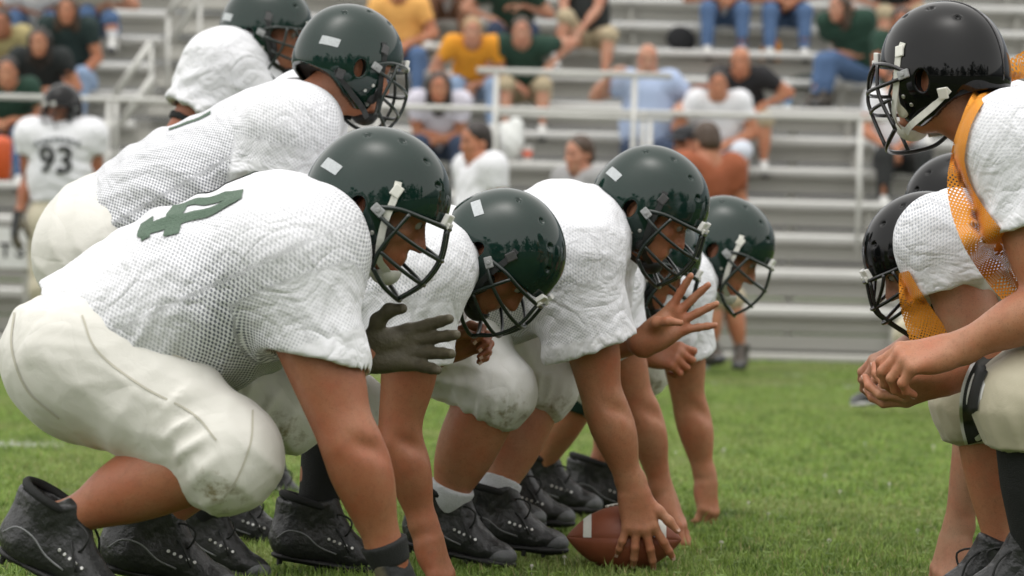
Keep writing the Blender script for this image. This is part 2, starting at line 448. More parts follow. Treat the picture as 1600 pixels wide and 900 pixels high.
def pants_mat(name, col, seam=True):
    if name in MATS: return MATS[name]
    m, nt, b = mat_new(name)
    at = N(nt, 'ShaderNodeAttribute', attribute_name='dirt')
    tc = N(nt, 'ShaderNodeTexCoord')
    n1 = N(nt, 'ShaderNodeTexNoise', Scale=6.0, Detail=5.0); nt.links.new(tc.outputs['Object'], n1.inputs['Vector'])
    n2 = N(nt, 'ShaderNodeTexNoise', Scale=38.0, Detail=7.0, Roughness=.65); nt.links.new(tc.outputs['Object'], n2.inputs['Vector'])
    base = MIXC(nt, n1.outputs[0], tuple(c * .93 for c in col), tuple(min(1, c * 1.05) for c in col))
    dm = MATH(nt, 'MULTIPLY', MATH(nt, 'SUBTRACT', MATH(nt, 'ADD', n2.outputs[0], MATH(nt, 'MULTIPLY', at.outputs['Fac'], .24)), .66), 5.0, True)
    dm = MATH(nt, 'MULTIPLY', dm, MATH(nt, 'ADD', MATH(nt, 'MULTIPLY', at.outputs['Fac'], 1.0), .0), True)
    nt.links.new(MIXC(nt, dm, base, (.23, .19, .09)), b.inputs['Base Color'])
    b.inputs['Roughness'].default_value = .58; b.inputs['Sheen Weight'].default_value = .2
    n3 = N(nt, 'ShaderNodeTexNoise', Scale=24.0, Detail=3.0, Distortion=.8); nt.links.new(tc.outputs['Object'], n3.inputs['Vector'])
    n5 = N(nt, 'ShaderNodeTexNoise', Scale=600.0, Detail=1.0); nt.links.new(tc.outputs['Object'], n5.inputs['Vector'])
    n6 = N(nt, 'ShaderNodeTexNoise', Scale=4.2, Detail=1.5, Distortion=1.5); nt.links.new(tc.outputs['Object'], n6.inputs['Vector'])
    cr = MATH(nt, 'MULTIPLY', MATH(nt, 'ABSOLUTE', MATH(nt, 'SUBTRACT', n6.outputs[0], .5)), 5.0)
    hgt = MATH(nt, 'ADD', MATH(nt, 'ADD', MATH(nt, 'MULTIPLY', n3.outputs[0], .7), cr), MATH(nt, 'MULTIPLY', n5.outputs[0], .1))
    bp = N(nt, 'ShaderNodeBump', Strength=.45, Distance=.006); nt.links.new(hgt, bp.inputs['Height']); nt.links.new(bp.outputs[0], b.inputs['Normal'])
    MATS[name] = m; return m
def shell_mat(name, col, rough=.06, spec=.6):
    if name in MATS: return MATS[name]
    m, nt, b = mat_new(name)
    tc = N(nt, 'ShaderNodeTexCoord')
    n1 = N(nt, 'ShaderNodeTexNoise', Scale=40.0, Detail=6.0, Roughness=.7); nt.links.new(tc.outputs['Object'], n1.inputs['Vector'])
    n2 = N(nt, 'ShaderNodeTexNoise', Scale=9.0, Detail=8.0, Roughness=.75, Distortion=.6); nt.links.new(tc.outputs['Object'], n2.inputs['Vector'])
    sc = MATH(nt, 'MULTIPLY', MATH(nt, 'SUBTRACT', n2.outputs[0], .70), 9.0, True)          # scuffs
    nt.links.new(MIXC(nt, sc, MIXC(nt, n1.outputs[0], col, tuple(c * 1.25 for c in col)), (.16, .17, .16)), b.inputs['Base Color'])
    nt.links.new(MATH(nt, 'ADD', MATH(nt, 'MULTIPLY', n1.outputs[0], .06), rough - .03), b.inputs['Roughness'])
    b.inputs['Specular IOR Level'].default_value = spec
    MATS[name] = m; return m
# ------------------------------------------------------------------ figure parts
def rotm(facing, pitch, yaw, roll=0):
    """rows = world directions of the local forward, left and up axes"""
    M = Matrix.Rotation(R(yaw) + (0 if facing > 0 else math.pi), 3, 'Z') @ Matrix.Rotation(R(pitch), 3, 'Y') @ Matrix.Rotation(R(roll), 3, 'X')
    return np.array(M).T

def head_ops(S, c, A, s=1.0, tag='head', neck_to=None, nr=.055):
    L = lambda x, y, z: c + (V(x, y, z) * s) @ A
    S.ell(L(-.005, 0, .035), V(.098, .078, .088) * s, A, k=.02, tag=tag)          # skull
    S.ell(L(.035, 0, -.035), V(.062, .062, .085) * s, A, k=.03 * s, tag=tag)       # face
    S.ell(L(.052, 0, -.090), V(.036, .040, .028) * s, A, k=.03 * s, tag=tag)       # jaw
    S.ell(L(.082, 0, -.108), V(.016, .018, .014) * s, A, k=.02 * s, tag=tag)       # chin
    S.cone(L(.090, 0, .004), L(.113, 0, -.038), .009 * s, .012 * s, k=.014 * s, tag=tag)   # nose
    S.ell(L(.102, .010, -.040), .009 * s, k=.01 * s, tag=tag); S.ell(L(.102, -.010, -.040), .009 * s, k=.01 * s, tag=tag)
    for y in (-1, 1):
        S.ell(L(.094, y * .031, .002), V(.014, .017, .011) * s, A, k=.012 * s, mode='s', tag=tag)   # eye socket
        S.ell(L(.083, y * .031, .001), .0125 * s, k=.003, tag=tag)                                   # eyeball under lid
        S.cone(L(.092, y * .014, .017), L(.083, y * .05, .016), .008 * s, .006 * s, k=.010 * s, tag=tag)   # brow
        S.ell(L(.060, y * .048, -.028), V(.024, .018, .018) * s, A, k=.02 * s, tag=tag)              # cheek
        S.ell(L(-.012, y * .079, -.018), V(.018, .008, .031) * s, A, k=.006 * s, tag=tag)           # ear
        S.ell(L(-.008, y * .088, -.016), V(.009, .006, .018) * s, A, k=.004 * s, mode='s', tag=tag)
    S.cone(L(.093, -.020, -.071), L(.093, .020, -.071), .0055 * s, .0055 * s, k=.010 * s, tag=tag)   # lips
    S.cone(L(.091, -.017, -.081), L(.091, .017, -.081), .0065 * s, .0065 * s, k=.008 * s, tag=tag)
    S.cone(L(.104, -.016, -.0765), L(.104, .016, -.0765), .0022 * s, .0022 * s, k=.004 * s, mode='s', tag=tag)

FING = [(.044, .026, .021), (.048, .030, .022), (.044, .028, .022), (.035, .021, .019)]
def hand_ops(S, wrist, fwd, back, curls, spread=(12, 3, -5, -14), thumb=(45, 30, 15, 10), thumb_side=None, s=1.0, tag='hand', glove=0.0):
    """fwd: wrist to knuckles; back: out of the back of the hand; thumb_side: roughly towards the thumb.
    curls: per finger three bends in degrees; thumb: (abduct, oppose, bend1, bend2)"""
    fwd = nrm(fwd); back = orth(back, fwd); side = np.cross(fwd, back)
    if np.dot(side, thumb_side) < 0: side = -side
    g = glove
    S.cone(wrist - fwd * .025 * s, wrist + fwd * .03 * s, .0255 * s + g, .021 * s + g, k=.025, flat=(side, 1.30), tag='b' if not g else tag)
    tips = []
    for i, off in enumerate((.031, .0105, -.0105, -.030)):
        kb = wrist + fwd * (.088, .091, .086, .078)[i] * s + side * off * s + back * (.002, .004, .002, -.002)[i] * s
        S.cone(wrist + fwd * .014 * s + side * off * .62 * s, kb, .0175 * s + g, .0125 * s + g, k=.016 * s, tag=tag)
        a = R(spread[i]); d = nrm(fwd * math.cos(a) + side * math.sin(a)); bk = orth(back, d)
        p = kb
        for j in range(3):
            c_ = R(curls[i][j]); d, bk = d * math.cos(c_) - bk * math.sin(c_), bk * math.cos(c_) + d * math.sin(c_)
            ln = FING[i][j] * s; r0 = (.0110, .0100, .0090, .0076)
            q = p + d * ln
            S.cone(p, q, (r0[j] * (.93 if i == 3 else 1)) * s + g, (r0[j + 1] * (.93 if i == 3 else 1)) * s + g, k=.0015 * s if j else .008 * s, tag=tag)
            if j: S.ell(p + bk * .0008 * s, r0[j] * s * .95 + g, k=.004 * s, tag=tag)       # knuckle
            p = q
        tips.append((p, d, bk))
    S.ell(wrist + fwd * .038 * s + side * .022 * s - back * .013 * s, V(.030, .019, .017) * s + g, np.stack([nrm(fwd + side * .3), side, back]), k=.014 * s, tag=tag)   # thenar
    S.ell(wrist + fwd * .038 * s - side * .022 * s - back * .011 * s, V(.034, .015, .015) * s + g, np.stack([fwd, side, back]), k=.014 * s, tag=tag)
    ab, op, b1, b2 = [R(q) for q in thumb]
    d = nrm(fwd * math.cos(ab) + side * math.sin(ab)); d = nrm(d * math.cos(op) - back * math.sin(op))
    ref = nrm(np.cross(np.cross(d, side + fwd * .2 - back * .2), d))
    p = wrist + fwd * .020 * s + side * .020 * s - back * .006 * s
    bend = orth(fwd - side * .9 - back * .2, d)
    for ln, ra, rb, bb in ((.046, .0165, .0125, 0), (.034, .0122, .0105, b1), (.029, .0108, .0078, b2)):
        d2 = nrm(d * math.cos(bb) + bend * math.sin(bb)); bend = nrm(bend * math.cos(bb) - d * math.sin(bb)); d = d2
        q = p + d * ln * s
        S.cone(p, q, ra * s + g, rb * s + g, k=.009 * s, tag=tag); p = q
    tips.append((p, d, orth(back + side * .5, d)))
    return tips

def mesh_join(parts):
    vs, fs, o = [], [], 0
    for v, f in parts:
        if len(f) == 0: continue
        vs.append(v); fs.append(f + o); o += len(v)
    return np.concatenate(vs), np.concatenate(fs)

# ---- helmet (built once, shared)
HS = Shape()
HS.ell((0, 0, .008), V(.146, .119, .128), k=.0)
HS.ell((.012, 0, -.050), V(.118, .1125, .100), k=.05)
HS.ell((-.048, 0, -.045), V(.098, .106, .085), k=.05)
HO = Shape(); HO.ops = list(HS.ops)                       # outer skin only, for laying things on it
def inner_fn(p): return HO.ev(p) + .013
HS.add(inner_fn, V(-.2, -.2, -.25), V(.2, .2, .2), .004, 's')
def face_open(p):
    x, z = p[:, 0], p[:, 2]
    edge_x = np.interp(z, [-.16, -.13, -.10, -.05, -.02, 0], [.085, .070, .054, .047, .054, .075])
    brow = np.interp(x, [.04, .06, .09, .15], [-.030, -.016, -.006, .004])
    d1 = edge_x - x; d2 = z - brow
    return np.maximum(d1, d2)
HS.add(face_open, V(-.2, -.2, -.25), V(.2, .2, .2), .008, 's')
def low_cut(p):
    lim = np.interp(p[:, 0], [-.15, -.09, -.03, .03, .07, .12], [-.062, -.085, -.122, -.142, -.138, -.12])
    return -(p[:, 2] - lim) * .9
HS.add(low_cut, V(-.2, -.2, -.25), V(.2, .2, .2), 0, 'i')
for sy in (-1, 1):
    HS.ell((-.022, sy * .115, -.047), V(.017, .035, .024), k=.005, mode='s')
    for vx, vz in ((-.077, .090), (-.007, .112), (.055, .098), (.099, .068)):
        p0 = HO.project(np.array([[vx, sy * .06, vz]]), 6)[0]
        HS.ell(p0, V(.0085, .0075, .0055), k=.004, mode='s')
def finish(Sh, h, name, proj=2, lo=None, hi=None, tags=None):
    v, f = Sh.mesh(h, lo, hi, tags)
    return np_mesh(name, v, f)
hv, hf = HS.mesh(.0036, V(-.16, -.135, -.16), V(.16, .135, .15))
dd = HO.ev(hv); m = np.abs(dd) < .0025                    # true up the outer skin so that it mirrors cleanly
gr = HO.grad(hv[m]); sdv = HS.ev(hv[m])
hv2 = hv.copy(); hv2[m] = hv[m] - gr * sdv[:, None]
HELMET_ME = np_mesh('helmet_shell', hv2, hf)
nrmls = np.zeros((len(hv2), 3)); HELMET_ME.vertices.foreach_get('normal', tmp := np.zeros(len(hv2) * 3, np.float32)); nrmls = tmp.reshape(-1, 3).copy()
g2 = HS.grad(hv2, .003)
nn = np.where(m[:, None], nrm(1) * 0 + g2, nrmls); nn /= np.linalg.norm(nn, axis=1)[:, None] + 1e-9
HELMET_ME.normals_split_custom_set_from_vertices([tuple(q) for q in nn])

def mask_mesh(style=0):
    b = MB(); r = .0046
    def both(pts, rr=r):
        pts = [V(*q) for q in pts]
        full = pts + [q * V(1, -1, 1) for q in pts[::-1] if abs(q[1]) > 1e-6]
        b.tube(full, rr, 8, 5)
    def sides(pts, rr=r):
        for sy in (1, -1): b.tube([V(*q) * V(1, sy, 1) for q in pts], rr, 8, 5)
    both([(.018, .124, -.026), (.060, .1235, -.010), (.110, .100, -.004), (.150, .050, -.001), (.162, 0, -.001)], .0052)
    both([(.018, .126, -.038), (.070, .127, -.052), (.130, .098, -.062), (.170, .045, -.066), (.180, 0, -.067)])
    if style == 0:
        both([(.062, .121, -.105), (.115, .098, -.118), (.155, .052, -.126), (.170, 0, -.129)])
        both([(.066, .112, -.142), (.098, .092, -.165), (.130, .048, -.178), (.140, 0, -.181)], .0052)
        sides([(.082, .122, -.009), (.073, .127, -.052), (.063, .121, -.105), (.066, .112, -.142)])
        sides([(.157, .034, -.001), (.175, .034, -.066), (.166, .034, -.127), (.137, .034, -.179)])
    else:
        both([(.060, .121, -.085), (.115, .100, -.100), (.158, .052, -.108), (.174, 0, -.110)])
        both([(.055, .110, -.150), (.085, .092, -.178), (.118, .048, -.192), (.130, 0, -.195)], .0052)
        sides([(.100, .112, -.006), (.098, .116, -.055), (.086, .115, -.092), (.055, .110, -.150)])
        sides([(.152, .045, -.001), (.172, .043, -.065), (.163, .043, -.107), (.122, .043, -.190)])
        both([(.120, .094, -.003), (.150, .075, -.034), (.172, .043, -.065)]) if False else sides([(.120, .094, -.003), (.140, .085, -.030), (.171, .043, -.065)])
    me = bpy.data.meshes.new('face_mask'); me.from_pydata([tuple(q) for q in b.v], [], b.f)
    me.polygons.foreach_set('use_smooth', [True] * len(me.polygons)); me.update(); return me
MASK_ME = [mask_mesh(0), mask_mesh(1)]

def patch_on(Sh, c, u, v, w, h, off=.0012, nu=8, nv=5, tags=None, hole=None):
    """thin patch laid on a surface: centre c, in-plane directions u, v"""
    pts = np.array([c + u * (i / nu - .5) * w + v * (j / nv - .5) * h for j in range(nv + 1) for i in range(nu + 1)])
    pts = Sh.project(pts, 5, tags, off)
    f = [(j * (nu + 1) + i, j * (nu + 1) + i + 1, (j + 1) * (nu + 1) + i + 1, (j + 1) * (nu + 1) + i) for j in range(nv) for i in range(nu)]
    n_ = np.cross(pts[1] - pts[0], pts[nu + 1] - pts[0]); g = Sh.grad(pts[:1], tags=tags)[0]
    if n_ @ g < 0: f = [q[::-1] for q in f]
    return pts, np.array(f)

def strap_path(keys, off=.0025):
    """points on or off the shell; keys flagged on are pushed onto the outer skin"""
    out = []
    for x, y, z, on in keys:
        p = np.array([[x, y, z]])
        out.append(HO.project(p, 6, None, off)[0] if on else p[0])
    return out

_FIT = {}
def fit(key, builder):
    if key not in _FIT: _FIT[key] = builder()
    return _FIT[key]
def mb_mesh(b, name, smooth=False):
    me = bpy.data.meshes.new(name); me.from_pydata(b.v, [], b.f)
    if smooth: me.polygons.foreach_set('use_smooth', [True] * len(me.polygons))
    me.update(); return me
def slot(o, mat):
    if not o.data.materials: o.data.materials.append(mat)
    if o.data.materials[0] != mat:
        o.material_slots[0].link = 'OBJECT'; o.material_slots[0].material = mat
    return o
def fit_clip(sy):
    b = MB(); p = HO.project(np.array([[.143, sy * .034, .010]]), 6, None, .004)[0]
    b.box(p + V(.004, 0, .002), (.012, .030, .030), np.stack([nrm(V(.95, sy * .2, .1)), nrm(V(-sy * .2, .95, 0)), V(0, 0, 1)]), bev=.003)
    b.box(p + V(.010, 0, -.006), (.012, .018, .014), bev=.003)
    return mb_mesh(b, 'mask_clip')
def fit_side(sy):
    b = MB(); p = HO.project(np.array([[.020, sy * .12, -.032]]), 6, None, .003)[0]
    b.box(p, (.028, .010, .020), np.stack([nrm(V(1, 0, -.3)), V(0, 1, 0), nrm(V(.3, 0, 1))]), bev=.003)
    b.disc(p + V(0, sy * .005, 0), V(0, sy, 0), .005)
    return mb_mesh(b, 'mask_clip')
def fit_snap(sy, x, z):
    b = MB(); p = HO.project(np.array([[x, sy * .11, z]]), 6)[0]; b.disc(p, HO.grad(p[None])[0], .0048, .003)
    return mb_mesh(b, 'snap')
def fit_jaw(sy):
    jp = Shape(); jp.ell((.050, sy * .084, -.086), V(.020, .015, .040), k=0); return np_mesh('jaw_pad', *jp.mesh(.004))
def fit_pad():
    S = Shape(); S.add(lambda p: HO.ev(p) + .0126, V(-.16, -.135, -.17), V(.16, .135, .15), 0)
    S.add(lambda p: np.minimum(p[:, 0] - .040, .020 - p[:, 2]), V(-.2, -.2, -.25), V(.2, .2, .2), 0, 'i')
    S.add(lambda p: low_cut(p) + .010, V(-.2, -.2, -.25), V(.2, .2, .2), 0, 'i')
    for sy in (-1, 1): S.ell((-.020, sy * .105, -.045), V(.024, .045, .032), k=.006, mode='s')
    S.cone((-.02, 0, -.06), (-.03, 0, -.2), .066, .07, k=.01, mode='s')
    return np_mesh('padding', *S.mesh(.006, V(-.15, -.125, -.16), V(.15, .125, .15)))
def fit_cup():
    cup = Shape(); cup.ell((.082, 0, -.138), V(.036, .044, .034), k=0); cup.ell((.074, 0, -.120), V(.036, .046, .036), k=.01, mode='s')
    return np_mesh('chin_cup', *cup.mesh(.004))
def fit_strap(sy, which):
    b = MB()
    if which == 0:
        k1 = strap_path([(.092, sy * .038, -.140, 0), (.066, sy * .098, -.118, 0), (.046, sy * .12, -.055, 1), (.038, sy * .12, .006, 1), (.030, sy * .12, .040, 1)])
        b.ribbon(k1, .015, [V(.3, sy, -.3), V(.3, sy, 0), V(0, sy, 0), V(0, sy, .1), V(0, sy, .3)], .003, 5)
    else:
        k2 = strap_path([(.070, sy * .044, -.155, 0), (.020, sy * .100, -.142, 0), (-.040, sy * .10, -.100, 1), (-.075, sy * .09, -.062, 1)])
        b.ribbon(k2, .015, [V(0, sy, -.4), V(0, sy, -.2), V(-.2, sy, 0), V(-.5, sy, 0)], .003, 5)
    return mb_mesh(b, 'strap')
def fit_buckle(sy, x, y, z):
    b = MB(); p = HO.project(np.array([[x, sy * y, z]]), 6, None, .003)[0]; g = HO.grad(p[None])[0]; t = orth(V(.15, 0, 1), g)
    b.box(p, (.022, .007, .026), np.stack([np.cross(t, g), g, t]), bev=.0025)
    return mb_mesh(b, 'buckle')
def fit_sticker(sy):
    v, f = patch_on(HO, V(-.108, sy * .085, -.000), nrm(V(-.55, -sy * .62, 0)), nrm(V(.15, 0, 1)), .052, .024)
    return np_mesh('sticker', v, f)
def fit_seam():
    b = MB(); b.tube([HO.project(np.array([[.15 * math.cos(R(t)), 0, .13 * math.sin(R(t))]]), 6, None, .0005)[0] for t in np.linspace(8, 200, 26)], .0022, 6, 1)
    return mb_mesh(b, 'centre_ridge', True)
def make_helmet(parent, base, c, A, shell, maskm, style=0, strap='white', sticker=True, jaw=(.02, .02, .02), seam=False):
    rot = Matrix(A.T.tolist()).to_euler()
    h = slot(obj('helmet', HELMET_ME, None, parent, tuple(c - base), rot) if HELMET_ME.materials else obj('helmet', HELMET_ME, shell, parent, tuple(c - base), rot), shell)
    slot(obj('face_mask', MASK_ME[style], maskm, h), maskm)
    obj('padding', fit('pad', fit_pad), simple('padding', (.012, .013, .013), .8), h)
    clip = simple('clear_clip', (.72, .72, .68), .25, .1, 60)
    jm = simple('jaw_pad_%d' % round(jaw[0] * 100), jaw, .6)
    sm = {'white': simple('white_strap', (.66, .66, .60), .55, .15, 90), 'black': simple('black_strap', (.012, .014, .014), .5)}[strap]
    bk = simple('buckle_' + strap, (.70, .70, .64) if strap == 'white' else (.05, .05, .05), .35)
    st = slot(obj('chin_strap', fit('cup', fit_cup), sm, h), sm)
    for sy in (1, -1):
        obj('mask_clip', fit(('clip', sy), lambda: fit_clip(sy)), clip, h)
        obj('mask_clip', fit(('side', sy), lambda: fit_side(sy)), simple('grey_clip', (.30, .31, .31), .3), h)
        for x, z in ((.030, -.078), (.015, -.100)):
            obj('snap', fit(('snap', sy, x), lambda: fit_snap(sy, x, z)), simple('snap_metal', (.5, .5, .46), .3, metal=.8), h)
        slot(obj('jaw_pad', fit(('jaw', sy), lambda: fit_jaw(sy)), jm, h), jm)
        for w in (0, 1):
            slot(obj('strap', fit(('strap', sy, w), lambda: fit_strap(sy, w)), sm, h), sm)
        for x, y, z in ((.036, .12, .020), (-.066, .1, -.072)):
            slot(obj('buckle', fit(('buckle', sy, x), lambda: fit_buckle(sy, x, y, z)), bk, h), bk)
        if sticker: obj('sticker', fit(('sticker', sy), lambda: fit_sticker(sy)), MATS['sticker'], h)
    if seam: obj('centre_ridge', fit('seam', fit_seam), maskm, h)
    return h

# ---- shoe in local coordinates: toe +x, sole down, ankle above the origin
def shoe_shapes():
    U = Shape()
    U.ell((-.045, 0, -.052), V(.045, .037, .040), k=.02); U.cone((-.03, 0, -.055), (.10, 0, -.062), .040, .034, k=.03, flat=(V(0, 1, 0), 1.08))
    U.ell((.135, .004, -.068), V(.062, .045, .030), k=.03)
    U.cone((-.012, 0, -.05), (-.020, 0, .046), .046, .054, k=.03, flat=(V(1, 0, 0), 1.14), cap1=True, hollow=.30)
    U.cone((.034, 0, .046), (.085, 0, -.036), .024, .026, k=.03, flat=(V(0, 1, 0), 1.25))
    U.cone((-.07, 0, .03), (-.065, 0, -.04), .016, .02, k=.03)
    U.cone((.03, 0, -.02), (.105, 0, -.050), .024, .020, k=.03)
    U.cut((0, 0, -.088), (0, 0, -1))
    U.disp(fold(V(1, 0, .3), 70, .003, seed=3, c=V(.07, 0, -.04), rad=.08))
    So = Shape(); So.slack = 3.0
    So.cone((-.045, 0, -.090), (.02, 0, -.092), .040, .034, k=.02, flat=(V(0, 0, 1), .30)); So.cone((.02, 0, -.092), (.135, .004, -.092), .034, .046, k=.02, flat=(V(0, 0, 1), .27))
    So.ell((.155, .005, -.090), V(.050, .043, .014), k=.02)
    Tc = Shape(); Tc.ell((.160, .004, -.074), V(.042, .044, .028), k=0); Tc.cut((.150, 0, 0), (-1, 0, .15)); 
    return U, So, Tc
_U, _So, _Tc = shoe_shapes()
UPPER_ME = np_mesh('shoe_upper', *_U.mesh(.0055, V(-.10, -.06, -.1), V(.205, .06, .06)))
SOLE_ME = np_mesh('shoe_sole', *_So.mesh(.006)); TOE_ME = np_mesh('toe_cap', *_Tc.mesh(.006))
def lace_mesh():
    b = MB()
    for i in range(6):
        x = .045 + .013 * i; z0 = np.interp(x, [.04, .11], [-.012, -.034])
        w = .024 - .001 * i
        b.tube([V(x, -w, z0 - .012), V(x + .004, -w * .4, z0 + .002), V(x + .010, w * .4, z0 + .001), V(x + .013, w, z0 - .013)], .0032, 6, 3)
    b.tube([V(.045, 0, -.004), V(.060, -.03, .028), V(.095, -.045, .018), V(.085, -.035, -.018), V(.05, -.008, -.008)], .0026, 6, 4)
    b.tube([V(.045, 0, -.004), V(.055, .03, .026), V(.085, .042, .004), V(.10, .045, -.04)], .0026, 6, 4)
    b.tube([V(.045, 0, -.004), V(.07, -.045, -.012), V(.10, -.05, -.055)], .0026, 6, 4)
    me = bpy.data.meshes.new('laces'); me.from_pydata([tuple(q) for q in b.v], [], b.f); me.polygons.foreach_set('use_smooth', [True] * len(me.polygons)); return me
LACE_ME = lace_mesh()
def collar_mesh():
    b = MB(); pts = [V(-.020 + .058 * math.cos(t) , .050 * math.sin(t), .046 + .010 * math.cos(t + 3.0)) for t in np.linspace(0, 2 * math.pi, 14, endpoint=False)]
    b.tube(pts, .0095, 8, 3, closed=True); return mb_mesh(b, 'collar_pad', True)
def piping_mesh():
    b = MB()
    for sy in (1, -1):
        ln = [(-.085, -.050), (-.05, -.025), (-.01, -.028), (.03, -.052), (.07, -.066)]
        b.tube([_U.project(np.array([[x, sy * .05, z]]), 6)[0] for x, z in ln], .0022, 6, 4)
    return mb_mesh(b, 'piping', True)
COLLAR_ME, PIPE_ME = collar_mesh(), piping_mesh()
def stud_mesh():
    b = MB()
    for x, y in ((-.06, .02), (-.06, -.02), (.03, .025), (.03, -.025), (.09, .03), (.09, -.03), (.14, .02), (.14, -.02)):
        b.tube([V(x, y, -.098), V(x, y, -.112)], [.007, .005], 6, 1)
    me = bpy.data.meshes.new('studs'); me.from_pydata([tuple(q) for q in b.v], [], b.f); return me
STUD_ME = stud_mesh()
def eyelet_mesh():
    b = MB()
    for sy in (1, -1):
        for i in range(5):
            x = .048 + .014 * i; z0 = np.interp(x, [.04, .11], [-.030, -.047]); p = _U.project(np.array([[x, sy * .035, z0]]), 5)[0]
            b.disc(p, _U.grad(p[None])[0], .0038, .002, 8)
    me = bpy.data.meshes.new('eyelets'); me.from_pydata([tuple(q) for q in b.v], [], b.f); return me
EYE_ME = eyelet_mesh()
def make_shoe(parent, base, ankle, toe_dir, up, s=1.0, white_sole=False, eyelets=True, col='black_leather'):
    f = nrm(toe_dir); u = orth(up, f)
    f = nrm(f * math.cos(R(21)) + u * math.sin(R(21))); u = orth(up, f); l = np.cross(u, f)      # the toe tip lies below the ankle
    rot = Matrix(np.stack([f, l, u]).T.tolist()).to_euler()
    o = obj('shoe', UPPER_ME, MATS[col], parent, tuple(ankle - base), rot); o.scale = (s, s, s)
    if UPPER_ME.materials[0] != MATS[col]:
        o.material_slots[0].link = 'OBJECT'; o.material_slots[0].material = MATS[col]
    so = obj('sole', SOLE_ME, MATS['black_rubber'], o); tag(obj('studs', STUD_ME, MATS['black_rubber'], o), kind='stuff')
    if white_sole: so.material_slots[0].link = 'OBJECT'; so.material_slots[0].material = simple('white_rubber', (.6, .6, .58), .5)
    obj('collar_pad', COLLAR_ME, MATS['black_cloth'], o); tag(obj('piping', PIPE_ME, simple('piping_grey', (.16, .165, .17), .5), o), kind='stuff')
    obj('toe_cap', TOE_ME, MATS['grey_rubber'], o); tag(obj('laces', LACE_ME, MATS['black_lace'], o), kind='stuff')
    if eyelets: tag(obj('eyelets', EYE_ME, simple('eyelet_metal', (.6, .6, .58), .3, metal=.9), o), kind='stuff')
    return o

def set_attr(me, name, data, kind='FLOAT_VECTOR'):
    a = me.attributes.new(name, kind, 'POINT')
    a.data.foreach_set('vector' if kind == 'FLOAT_VECTOR' else 'value', np.asarray(data, np.float32).ravel())

def cyl_uv(p, a, b, ref, rad):
    ax = nrm(b - a); r = orth(ref, ax); s_ = np.cross(ax, r); q = p - a
    return q @ ax, np.arctan2(q @ s_, q @ r) * rad

def limb(S, a, b, prof, k=.010, tag='b', bulge=None):
    pr = catmull(np.array([[t, r_, 0] for t, r_ in prof]), 6)[:, :2]
    S.cone(a, b, 0, 0, k=k, prof=[(t, r_) for t, r_ in pr], tag=tag)
    if bulge: S.ell(lerp(a, b, bulge[0]) + bulge[1], bulge[2], bulge[3], k=.04, tag=tag)

